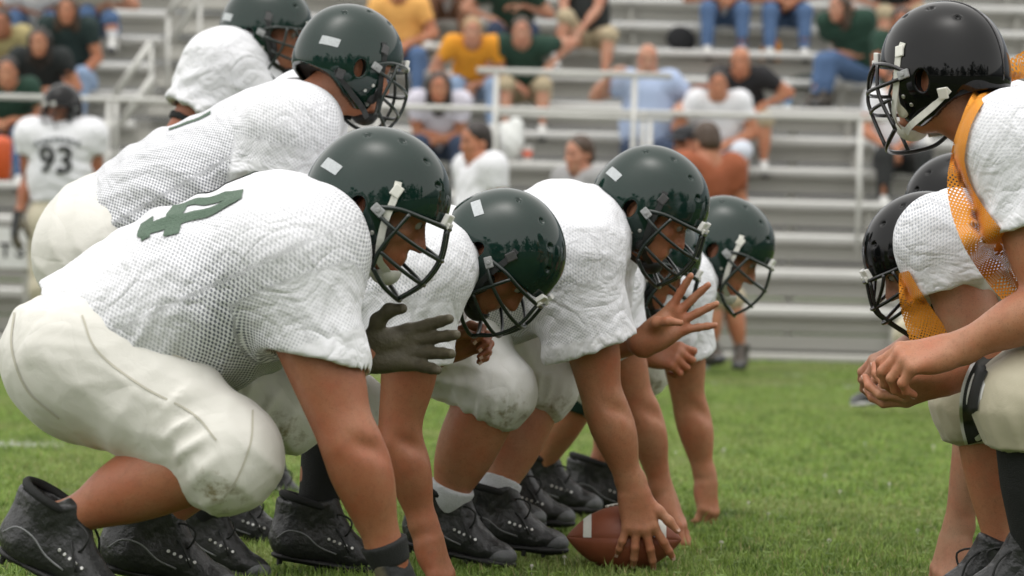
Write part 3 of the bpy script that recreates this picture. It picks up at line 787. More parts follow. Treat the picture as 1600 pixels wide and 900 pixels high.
def person(spec):
    """builds one figure from joints given in world space (n = side nearer the camera, f = farther side)"""
    g = spec.get; J = spec['J']; base = g('base')
    fat = g('fat', 1.0); facing = g('facing', 1)
    vox = g('vox', .0065)
    root = thing('person', tuple(base), spec['label'], 'person', g('group'))
    lat = nrm(J['sh_f'] - J['sh_n']); pel, chest = J['pel'], J['chest']
    ax_t = nrm(chest - pel); thick = np.cross(lat, ax_t)
    A = g('headA') if g('headA') is not None else rotm(facing, g('pitch', 0), g('yaw', 0), g('roll', 0))
    hc = J['head']                                      # helmet centre
    face_c = hc + V(.006, 0, -.022) @ A
    hs = g('head_s', 1.0)
    # ---------------- body
    B = Shape()
    head_ops(B, face_c, A, hs)
    neck0 = lerp((J['sh_n'] + J['sh_f']) / 2, chest, .1)
    B.cone(face_c + V(-.022, 0, -.06) @ A, neck0, .060 * fat, .075 * fat, k=.03)
    B.ell(face_c + V(-.01, 0, .0) @ A, .06, k=.02)
    B.cone(pel, lerp(pel, chest, .95), .115 * fat, .12 * fat, k=.05, flat=(lat, 1.25))
    B.cone(lerp(J['sh_n'], J['sh_f'], .12), lerp(J['sh_n'], J['sh_f'], .88), .065 * fat, .065 * fat, k=.05)
    for s_ in 'nf':
        sh, el, wr = J['sh_' + s_], J['el_' + s_], J['wr_' + s_]
        af = fat * g('arm', 1.0)
        limb(B, sh, el, [(0, .066 * af), (.3, .062 * af), (.7, .052 * af), (1, .045 * af)])
        limb(B, el, wr, [(0, .045 * af), (.22, .047 * af), (.55, .038 * af), (.85, .0285 * af), (1, .027 * af)])
        u1, u2 = nrm(el - sh), nrm(wr - el); outw = orth(el - (sh + wr) / 2 + V(.02 * facing, 0, 0), wr - sh)
        B.ell(lerp(el, wr, .20) + orth(V(facing, -.6 if s_ == 'n' else .6, .2), u2) * .012 * af, V(.085, .040, .038) * af, np.stack([u2, orth(lat, u2), np.cross(u2, orth(lat, u2))]), k=.03)
        cr = orth(V(facing * .75, -.9 if s_ == 'n' else .9, 0), u2)
        B.ell(el + cr * .056 * af + u2 * .004 + np.cross(u2, cr) * .012, V(.004, .020, .007) * af, np.stack([nrm(u2 + np.cross(u2, cr) * .8), np.cross(u2, cr), cr]), k=.030, mode='s')
        B.ell(lerp(sh, el, .55) + orth(V(facing, 0, .3), u1) * .012 * af, V(.095, .050, .048) * af, np.stack([u1, orth(lat, u1), np.cross(u1, orth(lat, u1))]), k=.03)
        hp, kn, an = J['hip_' + s_], J['kn_' + s_], J['an_' + s_]
        lf = fat * g('leg', 1.0)
        limb(B, hp, kn, [(0, .085 * lf), (.5, .08 * lf), (1, .056 * lf)])
        sd = nrm(an - kn); fr = orth(V(facing, 0, 0), sd) if abs(sd[0]) < .95 else orth(V(0, 0, 1), sd)
        if 'shinfront_' + s_ in J: fr = orth(J['shinfront_' + s_], sd)
        limb(B, kn, an, [(0, .056 * lf), (.12, .056 * lf), (.5, .049 * lf), (.8, .037 * min(lf, 1.1)), (1, .034 * min(lf, 1.05))])
        calf = lerp(kn, an, .33) - fr * .018 * lf
        B.ell(calf, V(.12, .047, .046) * lf, np.stack([sd, fr, np.cross(sd, fr)]), k=.05)
        B.ell(kn + fr * .012, .052 * lf, k=.03)
        B.cone(an, an + V(0, 0, -.03) if 'toe_' + s_ not in J else an + nrm(J['toe_' + s_] - an) * .03 + V(0, 0, -.02), .034 * min(lf, 1.05), .020, k=.02)
    tips = {}
    hand_boxes = []
    for s_ in 'nf':
        hd = g('hand_' + s_)
        if hd is None: continue
        tg = 'hand_' + s_
        gl = hd.get('glove', 0)
        tips[s_] = hand_ops(B, J['wr_' + s_], hd['fwd'], hd['back'], hd['curls'], hd.get('spread', (10, 3, -4, -12)), hd.get('thumb', (45, 25, 15, 15)), hd['thumb_side'], hd.get('s', 1.0) * g('hand_s', 1.0), tg, 0)
    parts = [B.mesh(vox * g('body_k', 1.35), tags=('b',))]
    hv_ = vox * .62 if vox < .01 else vox * .60
    lo, hi = B.bounds(('head',)); lo = lo + .01; parts.append(B.mesh(max(hv_, .0048), lo, hi, ('b', 'head')))
    hv2_ = .0034 if vox < .009 else (.006 if vox < .012 else .011)
    for s_ in 'nf':
        if s_ in tips and not g('hand_' + s_).get('glove'):
            lo, hi = B.bounds(('hand_' + s_,)); parts.append(B.mesh(hv2_, lo, hi, ('b', 'hand_' + s_)))
    v, f = mesh_join(parts)
    body = obj('body', np_mesh('body', v - base, f), g('skin'), root)
    # nails / eyes for the near figures
    if g('eyes', True) and vox < .009:
        b = MB()
        for sy in (-1, 1):
            c = face_c + V(.0865 * hs, sy * .031 * hs, .001) @ A
            e = Shape(); e.ell(c, .0118 * hs, k=0); ev, ef = e.mesh(.003); eo = obj('eye', np_mesh('eye', ev - base, ef), simple('eye_white', (.34, .32, .3), .25), body)
            b = MB(); b.disc(c + V(.0105, 0, 0) @ A * hs, V(1, 0, 0) @ A, .0055, .002, 10); b.build('iris', simple('iris', (.03, .02, .012), .15), body, off=base)
    if vox > .015:
        L_ = lambda x, y, z: face_c + (V(x, y, z) * hs) @ A
        for y in (-1, 1):
            b = MB(); b.tube([L_(.088, y * .018, .002), L_(.089, y * .031, .004), L_(.083, y * .044, .001)], [.004, .0075, .004], 6, 2); b.build('eye', simple('eye_dark', (.03, .02, .016), .3), body, off=base)
            b = MB(); b.tube([L_(.097, y * .012, .020), L_(.094, y * .032, .024), L_(.082, y * .050, .018)], .0045, 6, 2); b.build('eyebrow', simple('eyebrow', (.05, .028, .017), .8), body, off=base)
        b = MB(); b.tube([L_(.088, -.024, -.077), L_(.099, 0, -.076), L_(.088, .024, -.077)], [.003, .006, .003], 6, 3); b.build('mouth', simple('mouth', (.26, .085, .06), .5), body, off=base)
    for s_ in 'nf':
        if s_ in tips and vox < .009 and not g('hand_' + s_).get('glove') and g('nails', True):
            b = MB()
            for p_, d_, bk in tips[s_]:
                c = p_ + bk * .0066 + d_ * .0005
                sd_ = np.cross(d_, bk)
                b.box(c, (.010, .0085, .0022), np.stack([d_, sd_, bk]), bev=.001)
            tag(b.build('fingernails', simple('nail', (.62, .42, .35), .3), body, off=base), kind='stuff')
    if g('hand_n') and g('hand_n').get('glove') or g('hand_f') and g('hand_f').get('glove'):
        for s_ in 'nf':
            hd = g('hand_' + s_)
            if hd and hd.get('glove'):
                G = Shape()
                hand_ops(G, J['wr_' + s_], hd['fwd'], hd['back'], hd['curls'], hd.get('spread', (10, 3, -4, -12)), hd.get('thumb', (45, 25, 15, 15)), hd['thumb_side'], hd.get('s', 1.0), 'hand', .0022)
                v, f = G.mesh(.0034 if vox < .009 else .007)
                me = np_mesh('glove', v - base, f)
                fw = nrm(hd['fwd']); bk = orth(hd['back'], fw); rel = v - J['wr_' + s_]
                set_attr(me, 'backside', np.clip((rel @ bk) * 90 + .1, 0, 1), 'FLOAT')
                gl = obj('glove', me, MATS['glove'], root)
                W = Shape(); fa = nrm(J['wr_' + s_] - J['el_' + s_])
                W.cone(J['wr_' + s_] - fa * .035, J['wr_' + s_] + fa * .012, .040 * g('arm', 1) * hd.get('cuff', 1.0), .036 * hd.get('cuff', 1.0), k=0, cap0=True, cap1=True)
                v, f = W.mesh(.005); obj('wrist_strap', np_mesh('wrist_strap', v - base, f), MATS['black_cloth'], gl)
    # ---------------- jersey
    Jy = Shape(); jk = g('jersey', {})
    jf = fat * jk.get('f', 1.0)
    wt = jk.get('w', 1.42)
    Jy.cone(pel - ax_t * jk.get('low', .06), lerp(pel, chest, .55), jk.get('r0', .135) * jf, jk.get('r1', .145) * jf, k=.05, flat=(lat, jk.get('w0', wt)), cap0=True)
    Jy.cone(lerp(pel, chest, .45), lerp(pel, chest, 1.0), .143 * jf, jk.get('r2', .15) * jf, k=.06, flat=(lat, wt))
    mid = (J['sh_n'] + J['sh_f']) / 2
    pad = jk.get('pad', 1.0)
    Jy.ell(mid - ax_t * .02 + thick * jk.get('padoff', .0), V(np.linalg.norm(J['sh_f'] - J['sh_n']) / 2 + .075 * pad, .135 * pad, .118 * pad), np.stack([lat, ax_t, thick]), k=.06)
    for e in jk.get('extra', []): Jy.ell(e[0], e[1], e[2] if len(e) > 2 else None, k=.08)
    for s_ in 'nf':
        sh, el = J['sh_' + s_], J['el_' + s_]
        L_ = jk.get('sleeve_' + s_, jk.get('sleeve', .62)); sr = jk.get('sr', 1.0) * jf
        Jy.ell(sh + nrm(sh - el) * .015, V(1, 1, 1) * .098 * pad * jf, k=.06)
        Jy.cone(sh, lerp(sh, el, L_), .092 * sr, jk.get('hem', .092) * sr, k=.05, cap1=jk.get('tilt_' + s_, jk.get('tilt', None)) if jk.get('tilt_' + s_, jk.get('tilt', None)) is not None else True, hollow=.45)
        ua = nrm(el - sh)
        if not jk.get('plain'):
            o1 = orth(V(1, -.4, 0), ua)
            Jy.disp(fold(o1 + ua * .35, 52, .012 * jk.get('fold', 1), seed=1.3 + (s_ == 'n') + g('seed', 0), c=lerp(sh, el, L_ * .85), rad=.15, sharp=1.4))
            Jy.disp(fold(o1 * .3 + ua, 64, .009 * jk.get('fold', 1), seed=3.3 + (s_ == 'n') + g('seed', 0), c=lerp(sh, chest, .5) + ua * .08, rad=.16, sharp=1.5))
    Jy.cone(hc + V(-.03, 0, -.07) @ A, neck0 + nrm(neck0 - hc) * -.02, .075, .085, k=.02, mode='s')
    if not jk.get('plain'):
        fs_ = jk.get('fold', 1); sd_ = g('seed', 0)
        Jy.disp(fold(ax_t * .55 + thick * .7, 52, .012 * fs_, seed=sd_ + .4, c=lerp(pel, chest, .45) + thick * .05, rad=.30, sharp=1.3))
        Jy.disp(fold(ax_t * .9 - thick * .5 + lat * .2, 33, .020 * fs_, warp=1.6, seed=sd_ * 1.9 + 2.1, c=lerp(pel, chest, .30), rad=.33, sharp=1.2))
        Jy.disp(fold(ax_t * .35 + thick * .8 - lat * .3, 80, .007 * fs_, warp=1.8, seed=sd_ * 1.3 + 3.1, c=lerp(pel, chest, .15), rad=.25, sharp=1.6))
        Jy.disp(fold(lat * .3 + ax_t * .3 + V(.3, 0, .6), 34, .004 * fs_, seed=sd_ + 5.1))
    v, f = Jy.mesh(vox * 1.0)
    me = np_mesh('jersey', v - base, f)
    u0, v0 = cyl_uv(v, pel, chest, -lat if False else V(0, 1, 0), .17)
    uv = np.stack([u0, v0, np.ones(len(v))], 1)
    best = np.full(len(v), 1e9)
    for s_ in 'nf':
        sh, el = J['sh_' + s_], J['el_' + s_]; ba = el - sh
        t = ((v - sh) @ ba) / (ba @ ba); dist = np.linalg.norm(v - sh - np.clip(t, 0, 1)[:, None] * ba, axis=1)
        msk = (t > .12) & (dist < .135)
        uu, vv = cyl_uv(v, sh, el, V(0, 1, 0), .09)
        uv[msk, 0] = uu[msk]; uv[msk, 1] = vv[msk]; uv[msk, 2] = jk.get('open_sleeve', .42)
        hem_d = (L_ := jk.get('sleeve_' + s_, jk.get('sleeve', .62))) - t
        uv[msk & (hem_d < .09), 2] = 0
    yoke = np.exp(-np.sum((((v - mid) @ np.stack([lat, ax_t, thick]).T) / V(.34, .13, .25)) ** 2, 1))
    uv[:, 2] *= np.clip(1 - 1.5 * yoke, jk.get('yoke', .12), 1) * jk.get('open', 1.0)
    hang = np.clip(((v - lerp(pel, chest, .5)) @ thick) / .16 * .5 + .5, 0, 1)
    uv[:, 2] *= lerp(jk.get('back_open', .65), 1.25, hang)
    for c_, r_, m_ in jk.get('patches', []): uv[:, 2] = lerp(uv[:, 2], m_, np.exp(-(np.sum((v - c_) ** 2, 1) / (r_ * r_)) ** 2))
    set_attr(me, 'fuv', uv)
    jo = obj(jk.get('name', 'jersey'), me, jk.get('mat', MATS.get('jersey')), root)
    # ---------------- trousers
    T = Shape(); tk = g('pants', {}); tf = fat * tk.get('f', 1.0)
    hm = (J['hip_n'] + J['hip_f']) / 2
    T.cone(hm, lerp(pel, chest, tk.get('top', .22)), .145 * tf, .125 * tf, k=.06, flat=(lat, 1.32), cap1=True)
    for e in tk.get('extra', []): T.ell(e[0], e[1], e[2] if len(e) > 2 else None, k=.08)
    for s_ in 'nf':
        hp, kn, an = J['hip_' + s_], J['kn_' + s_], J['an_' + s_]
        T.ell(hp + tk.get('butt', V(-.03 * facing, 0, -.01)), V(.135, .125, .135) * tf * tk.get('br', 1.0), k=.06)
        T.cone(hp, kn, 0, 0, k=.05, prof=[(0, tk.get('th', .112) * tf), (.45, .106 * tf), (.85, .088 * tf), (1, tk.get('kr', .080) * tf)])
        sd = nrm(an - kn); fr = orth(V(facing, 0, 0), sd) if abs(sd[0]) < .95 else orth(V(0, 0, 1), sd)
        if 'shinfront_' + s_ in J: fr = orth(J['shinfront_' + s_], sd)
        if not tk.get('plain'): T.ell(kn + fr * .022 + sd * .012, V(.075, .052, .062) * tf, np.stack([sd, fr, np.cross(sd, fr)]), k=.035)
        if tk.get('thigh_pad'):
            td0 = nrm(kn - hp); up0 = orth(V(0, -.5 if s_ == 'n' else .5, 1), td0)
            T.ell(lerp(hp, kn, .55) + up0 * .062 * tf, V(.105, .062, .040) * tf, np.stack([td0, np.cross(td0, up0), up0]), k=.012)
            T.ell(hp + V(-.05 * facing, -.10 if s_ == 'n' else .10, .02), V(.075, .03, .06), k=.012)
        hl = tk.get('hem', .24)
        T.cone(kn, lerp(kn, an, hl), tk.get('kr', .080) * tf, tk.get('hr', .066) * tf, k=.04, cap1=True, hollow=.35)
        T.disp(fold(sd * .9 + fr * .3, 62, .015 * tk.get('fold', 1), seed=g('seed', 0) + 2.2, c=lerp(kn, an, hl * .4) - fr * .05 + nrm(hp - kn) * .03, rad=.12, sharp=1.3))
        T.disp(fold(fr + sd * .15, 85, .013 * tk.get('fold', 1), warp=.8, seed=g('seed', 0) + 9.2, c=lerp(kn, an, hl * .75) - fr * .02, rad=.085, sharp=1.3))
        if not tk.get('plain'):
            def pleat(p, kn=kn, an=an, sd=sd, fr=fr, hl=hl, q0=g('seed', 0)):
                q = p - kn; sdv = np.cross(sd, fr); ph = np.arctan2(q @ sdv, q @ fr); t = (q @ sd) / (np.linalg.norm(an - kn) * hl)
                w = np.exp(-((t - .75) / .8) ** 2) * (np.einsum('ij,ij->i', q, q) < .03) * np.clip(1.2 - np.cos(ph), 0, 1.3)
                return -.0075 * tk.get('fold', 1) * (.5 + .5 * np.cos(ph * 15 + 2.2 * np.sin(2.7 * ph + q0) + t * 1.5)) ** 2 * w
            T.disp(pleat, kn - .2, kn + .2)
        td = nrm(kn - hp)
        T.disp(fold(td, 34, .009 * tk.get('fold', 1), warp=1.7, seed=g('seed', 0) + 4.4 + (s_ == 'n'), c=lerp(hp, kn, .35), rad=.2))
        T.disp(fold(td * .5 + np.cross(td, lat), 40, .0035 * tk.get('fold', 1), warp=1.6, seed=g('seed', 0) + 7.7))
    v, f = T.mesh(vox)
    me = np_mesh('pants', v - base, f)
    dirt = np.zeros(len(v))
    for s_ in 'nf':
        kn, an, hp = J['kn_' + s_], J['an_' + s_], J['hip_' + s_]
        fr = orth(kn - (hp + an) / 2, an - kn)
        dv = v - kn - fr * .055 - nrm(an - kn) * .02; dv = dv - np.outer(dv @ lat, lat) * .8
        dirt = np.maximum(dirt, np.exp(-np.sum(dv ** 2, 1) / .07 ** 2))
    set_attr(me, 'dirt', dirt * tk.get('dirt', 1.0), 'FLOAT')
    po = obj(tk.get('name', 'pants'), me, tk.get('mat', MATS.get('pants')), root)
    # ---------------- socks, shoes
    for s_ in 'nf':
        sk = g('sock_' + s_, g('sock'))
        kn, an = J['kn_' + s_], J['an_' + s_]; lf = fat * g('leg', 1.0)
        if sk:
            K = Shape(); t0 = 1 - sk[1]
            sd = nrm(an - kn); fr = orth(V(facing, 0, 0), sd) if abs(sd[0]) < .95 else orth(V(0, 0, 1), sd)
            pr = [(0, np.interp(t0, [0, .33, .6, .8, 1], [.074, .076, .060, .044, .039]) * lf), (.5, np.interp(lerp(t0, 1, .5), [0, .33, .6, .8, 1], [.074, .075, .058, .044, .039]) * lf), (1, .037 * min(lf, 1.06))]
            off = -fr * .010 * lf * max(0, 1 - t0)
            K.cone(lerp(kn, an, t0) + off, an, 0, 0, k=.02, prof=pr, cap0=True)
            v, f = K.mesh(vox); obj('sock', np_mesh('sock', v - base, f), MATS[sk[0]], root)
        if 'toe_' + s_ in J:
            make_shoe(root, base, an, J['toe_' + s_] - an, g('shoe_up_' + s_, V(0, 0, 1)), g('shoe_s', 1.0), g('white_sole', False), col=g('shoe_col', 'black_leather'))
    # ---------------- headgear
    if g('helmet'):
        hk = g('helmet')
        ho = make_helmet(root, base, hc, A, hk['shell'], hk['mask'], hk.get('style', 0), hk.get('strap', 'white'), hk.get('sticker', True), hk.get('jaw', (.02, .02, .02)), seam=hk.get('seam', False))
        ho.scale = (hk.get('s', .95),) * 3
    if g('hair'):
        hk = g('hair'); H = Shape()
        L = lambda x, y, z: face_c + (V(x, y, z) * hs) @ A
        if hk['style'] != 'bald': H.ell(L(-.014, 0, .045), V(.100, .086, .090) * hs, A, k=.02)
        else: H.ell(L(-.030, 0, .0), V(.082, .086, .055) * hs, A, k=.02)
        H.ell(L(-.045, 0, -.02), V(.068, .078, .07) * hs, A, k=.03)
        if hk['style'] == 'long':
            for y in (-1, 1): H.cone(L(-.01, y * .07, .03), L(.0, y * .082, -.16), .035 * hs, .030 * hs, k=.04)
            H.cone(L(-.06, 0, .0), L(-.06, 0, -.19), .075 * hs, .06 * hs, k=.05)
        H.ell(L(.075, 0, -.045), V(.062, .066 if hk['style'] != 'long' else .06, .085) * hs, A, k=.02, mode='s')
        H.disp(fold(V(.2, .9, .3) @ A, 110, .005, seed=g('seed', 0)))
        v, f = H.mesh(vox * .9); obj('hair', np_mesh('hair', v - base, f), hk['mat'], root)
    spec['root'] = root; spec['jshape'] = Jy; spec['tshape'] = T; spec['pants_ob'] = po; spec['bshape'] = B; spec['frames'] = (lat, ax_t, thick); spec['body'] = body; spec['jersey_ob'] = jo
    return spec

def trace(Sh, px, py, d0, d1, tags=None, off=.004, n=90):
    """first point of a shape along the line of sight, lifted a little off it"""
    ds = np.linspace(d0, d1, n); pts = np.array([P(px, py, q) for q in ds]); sd = Sh.ev(pts, tags) - off
    k = np.nonzero(sd < 0)[0]
    if not len(k): return None
    if k[0] == 0: return pts[0]
    a, b = ds[k[0] - 1], ds[k[0]]
    ds = np.linspace(a, b, 14); pts = np.array([P(px, py, q) for q in ds]); sd = Sh.ev(pts, tags) - off
    return pts[np.nonzero(sd < 0)[0][0]] if (sd < 0).any() else pts[-1]
def band(Sh, path, widths, d0, d1, base, parent, mat, name, nw=6, ns=5, off=.005, th=0, free=None, loose=.04):
    """cloth band laid on a garment along a path of photo points"""
    pth = catmull(np.array([[q[0], q[1], 0] for q in path], float), ns)[:, :2]; m = len(pth)
    ws = np.interp(np.linspace(0, 1, m), np.linspace(0, 1, len(widths)), widths)
    G = np.zeros((m, nw + 1, 3)); dep = np.full((m, nw + 1), np.nan); PX = np.zeros((m, nw + 1, 2))
    for i in range(m):
        t = nrm(pth[min(i + 1, m - 1)] - pth[max(i - 1, 0)]); nn_ = np.array([-t[1], t[0]])
        for j in range(nw + 1): PX[i, j] = pth[i] + nn_ * ws[i] * (j / nw - .5)
    flat_ = PX.reshape(-1, 2); ds = np.linspace(d0, d1, 70); dirs = np.array([P(x, y, 1.0) for x, y in flat_]) - V(0, 0, CAMH); dirs /= dirs[:, 1:2]
    pts = V(0, 0, CAMH) + dirs[:, None, :] * ds[None, :, None]
    sd = (Sh.ev(pts.reshape(-1, 3)) - off).reshape(len(flat_), -1); hit = sd < 0; k0 = hit.argmax(1); okk = hit.any(1) & (k0 > 0)
    a_ = ds[np.maximum(k0 - 1, 0)]; b_ = ds[k0]
    for _ in range(7):
        c_ = (a_ + b_) / 2; ins = Sh.ev(V(0, 0, CAMH) + dirs * c_[:, None]) - off < 0
        b_ = np.where(ins, c_, b_); a_ = np.where(ins, a_, c_)
    dep = np.where(okk, b_, np.nan).reshape(m, nw + 1)
    med = np.array([np.nanmedian(r_) if np.isfinite(r_).any() else np.nan for r_ in dep])
    okr = np.isfinite(med); idx = np.arange(m)
    med = np.interp(idx, idx[okr], med[okr]) if okr.any() else np.full(m, (d0 + d1) / 2)
    if free is not None: med = np.minimum(med, np.interp(np.linspace(0, 1, m), np.linspace(0, 1, len(free)), free))
    for _ in range(3): med[1:-1] = (med[:-2] + 2 * med[1:-1] + med[2:]) / 4
    dep = np.where(np.isfinite(dep), dep, med[:, None]); dep = np.clip(dep, med[:, None] - loose, med[:, None] + loose)
    for i in range(m):
        for j in range(nw + 1): G[i, j] = P(PX[i, j][0], PX[i, j][1], dep[i, j])
    v = G.reshape(-1, 3); F = np.array([(i * (nw + 1) + j, i * (nw + 1) + j + 1, (i + 1) * (nw + 1) + j + 1, (i + 1) * (nw + 1) + j) for i in range(m - 1) for j in range(nw)])
    me = np_mesh(name, v - base, F)
    s1 = np.cumsum(np.r_[0, np.linalg.norm(np.diff(G[:, nw // 2], axis=0), axis=1)])
    uv = np.array([[s1[i], np.linalg.norm(G[i, j] - G[i, 0]), 1.0] for i in range(m) for j in range(nw + 1)])
    set_attr(me, 'fuv', uv)
    o = obj(name, me, mat, parent)
    if th:
        md = o.modifiers.new('thick', 'SOLIDIFY'); md.thickness = th
    return o
def text_on(Sh, txt, c, u, v, size, base, parent, mat, name='number', off=.0025, tags=None, space=1.0, extr=None, sub=.008, bold=0.02, xs=1.0):
    """lettering laid onto a surface: c centre, u reading direction, v up of the letters"""
    cu = bpy.data.curves.new('t', 'FONT'); cu.body = txt; cu.size = 1.0; cu.align_x = 'CENTER'; cu.align_y = 'CENTER'; cu.offset = bold; cu.space_character = space
    to = bpy.data.objects.new('t', cu); C.objects.link(to)
    dg = bpy.context.evaluated_depsgraph_get(); me = bpy.data.meshes.new_from_object(to.evaluated_get(dg))
    bpy.data.objects.remove(to); bpy.data.curves.remove(cu)
    bm = bmesh.new(); bm.from_mesh(me); bpy.data.meshes.remove(me)
    bmesh.ops.triangulate(bm, faces=bm.faces[:])
    for _ in range(7):
        ed = [e for e in bm.edges if e.calc_length() * size > sub]
        if not ed: break
        bmesh.ops.subdivide_edges(bm, edges=ed, cuts=1); bmesh.ops.triangulate(bm, faces=[q for q in bm.faces if len(q.verts) > 3])
    bmesh.ops.remove_doubles(bm, verts=bm.verts[:], dist=1e-5)
    bm.verts.index_update()
    P2 = np.array([q.co[:2] for q in bm.verts]); F = [[q.index for q in fc.verts] for fc in bm.faces]; bm.free()
    u = nrm(u); v = orth(v, u)
    return lay_glyph(Sh, P2, F, c, u, v, size, base, parent, mat, name, off, tags, xs)
GLYPH = {'4': [[(.40, .14), (.62, .14), (.62, .28), (.62, .44), (.62, 1), (.40, 1), (.40, .80), (.40, .44), (.40, .28)], [(.26, 0), (.76, 0), (.76, .14), (.26, .14)], [(0, .28), (.40, .28), (.40, .44), (.17, .44), (0, .44)], [(.62, .28), (.78, .28), (.78, .44), (.62, .44)], [(0, .44), (.17, .44), (.40, .80), (.40, 1), (.33, 1)]],
         '7': [[(0, .82), (.50, .82), (.72, .82), (.72, 1), (0, 1)], [(0, .64), (.13, .64), (.13, .82), (0, .82)], [(.18, 0), (.42, 0), (.72, .82), (.50, .82)]]}
def block_digits(Sh, txt, c, u, v, size, base, parent, mat, name='number', off=.0025, gap=.22, sub=.008):
    u = nrm(u); v = orth(v, u); wid = len(txt) * .76 + (len(txt) - 1) * gap
    for i, ch in enumerate(txt):
        bm = bmesh.new()
        for pg in GLYPH[ch]: bm.faces.new([bm.verts.new((x + i * (.76 + gap) - wid / 2, y - .5, 0)) for x, y in pg])
        bmesh.ops.triangulate(bm, faces=bm.faces[:])
        for _ in range(7):
            ed = [e for e in bm.edges if e.calc_length() * size > sub]
            if not ed: break
            bmesh.ops.subdivide_edges(bm, edges=ed, cuts=1); bmesh.ops.triangulate(bm, faces=[q for q in bm.faces if len(q.verts) > 3])
        bmesh.ops.remove_doubles(bm, verts=bm.verts[:], dist=1e-5); bm.verts.index_update()
        P2 = np.array([q.co[:2] for q in bm.verts]); F = [[q.index for q in fc.verts] for fc in bm.faces]; bm.free()
        lay_glyph(Sh, P2, F, c, u, v, size, base, parent, mat, name, off, None, 1.0)
def lay_glyph(Sh, P2, F, c, u, v, size, base, parent, mat, name, off, tags, xs):
    pts = c + np.outer(P2[:, 0] * size * xs, u) + np.outer(P2[:, 1] * size, v)
    if Sh is not None: pts = Sh.project(pts, 5, tags, off)
    F = np.array(F)
    if Sh is not None:
        nf = np.cross(pts[F[:, 1]] - pts[F[:, 0]], pts[F[:, 2]] - pts[F[:, 0]]).sum(0)
        if nf @ Sh.grad(pts[:40], tags=tags).mean(0) < 0: F = F[:, ::-1]
    return obj(name, np_mesh(name, pts - base, F), mat, parent)

# ------------------------------------------------------------------ shared materials
MATS['jersey'] = knit_mat('white_mesh_knit')
MATS['jersey_open'] = knit_mat('white_open_mesh_knit', pitch=.0094, thr=-.05, hole=(.10, .115, .145))
MATS['pants'] = pants_mat('cream_pants', (.70, .69, .635))
MATS['pants_white'] = pants_mat('white_pants', (.76, .76, .74))
MATS['pants_khaki'] = pants_mat('khaki_pants', (.50, .46, .34))
MATS['black_leather'] = simple('black_leather', (.020, .021, .022), .36, .7, 38, .7, 42)
MATS['black_rubber'] = simple('black_rubber', (.012, .012, .013), .6)
MATS['grey_rubber'] = simple('grey_rubber', (.10, .105, .11), .55, .4, 40, .3)
MATS['black_lace'] = simple('black_lace', (.012, .013, .013), .7)
MATS['black_cloth'] = simple('black_cloth', (.011, .012, .012), .85, .2, 200, .3, 400)
MATS['black_sock'] = simple('black_sock', (.010, .011, .011), .9, .2, 200, .4, 300)
MATS['white_sock'] = simple('white_sock', (.62, .64, .68), .9, .1, 200, .4, 300)
MATS['green_sleeve'] = simple('green_sleeve', (.012, .045, .04), .8, .2, 100, .3)
MATS['sticker'] = simple('sticker', (.42, .45, .46), .35, .35, 300)
MATS['number_green'] = simple('number_green', (.075, .125, .085), .7, .25, 160, .5, 220)
MATS['number_black'] = simple('number_black', (.015, .017, .016), .7)
GREEN_SHELL = shell_mat('green_shell', (.0050, .0185, .0140), .065, .45)
BLACK_SHELL = shell_mat('black_shell', (.003, .0032, .0034), .07, .28)
MASK_GREEN = simple('green_mask', (.008, .016, .013), .28, .2, 40, coat=.3)
MASK_BLACK = simple('black_mask', (.007, .007, .008), .26, .2, 40, coat=.3)
SKIN_TAN = skin_mat('skin_tan', (.315, .132, .068)); SKIN_MID = skin_mat('skin_mid', (.41, .188, .102)); SKIN_FAIR = skin_mat('skin_fair', (.45, .245, .16))
def glove_mat():
    m, nt, b = mat_new('glove')
    at = N(nt, 'ShaderNodeAttribute', attribute_name='backside'); tc = N(nt, 'ShaderNodeTexCoord')
    n1 = N(nt, 'ShaderNodeTexNoise', Scale=50.0, Detail=5.0); nt.links.new(tc.outputs['Object'], n1.inputs['Vector'])
    pal = MIXC(nt, n1.outputs[0], (.060, .052, .032), (.125, .108, .068))
    nt.links.new(MIXC(nt, at.outputs['Fac'], pal, (.010, .011, .012)), b.inputs['Base Color']); b.inputs['Roughness'].default_value = .6
    n2 = N(nt, 'ShaderNodeTexNoise', Scale=120.0, Detail=4.0); nt.links.new(tc.outputs['Object'], n2.inputs['Vector'])
    bp = N(nt, 'ShaderNodeBump', Strength=.5, Distance=.004); nt.links.new(n2.outputs[0], bp.inputs['Height']); nt.links.new(bp.outputs[0], b.inputs['Normal'])
    return m
MATS['glove'] = glove_mat()
def net_mat(name, col):
    m, nt, b = mat_new(name)
    at = N(nt, 'ShaderNodeAttribute', attribute_name='fuv'); sp = N(nt, 'ShaderNodeSeparateXYZ'); nt.links.new(at.outputs['Vector'], sp.inputs[0])
    f = 2 * math.pi / .009
    pr = MATH(nt, 'MULTIPLY', MATH(nt, 'SINE', MATH(nt, 'MULTIPLY', sp.outputs[0], f)), MATH(nt, 'SINE', MATH(nt, 'MULTIPLY', sp.outputs[1], f)))
    tc = N(nt, 'ShaderNodeTexCoord'); n1 = N(nt, 'ShaderNodeTexNoise', Scale=9.0, Detail=3.0); nt.links.new(tc.outputs['Object'], n1.inputs['Vector'])
    hole = MATH(nt, 'GREATER_THAN', MATH(nt, 'ADD', pr, MATH(nt, 'MULTIPLY', MATH(nt, 'SUBTRACT', n1.outputs[0], .5), 2.4)), .62)
    nt.links.new(MIXC(nt, n1.outputs[0], tuple(c * .8 for c in col), col), b.inputs['Base Color']); b.inputs['Roughness'].default_value = .7
    nt.links.new(MATH(nt, 'SUBTRACT', 1.0, hole), b.inputs['Alpha'])
    return m
MATS['orange_net'] = net_mat('orange_net', (.82, .31, .02))
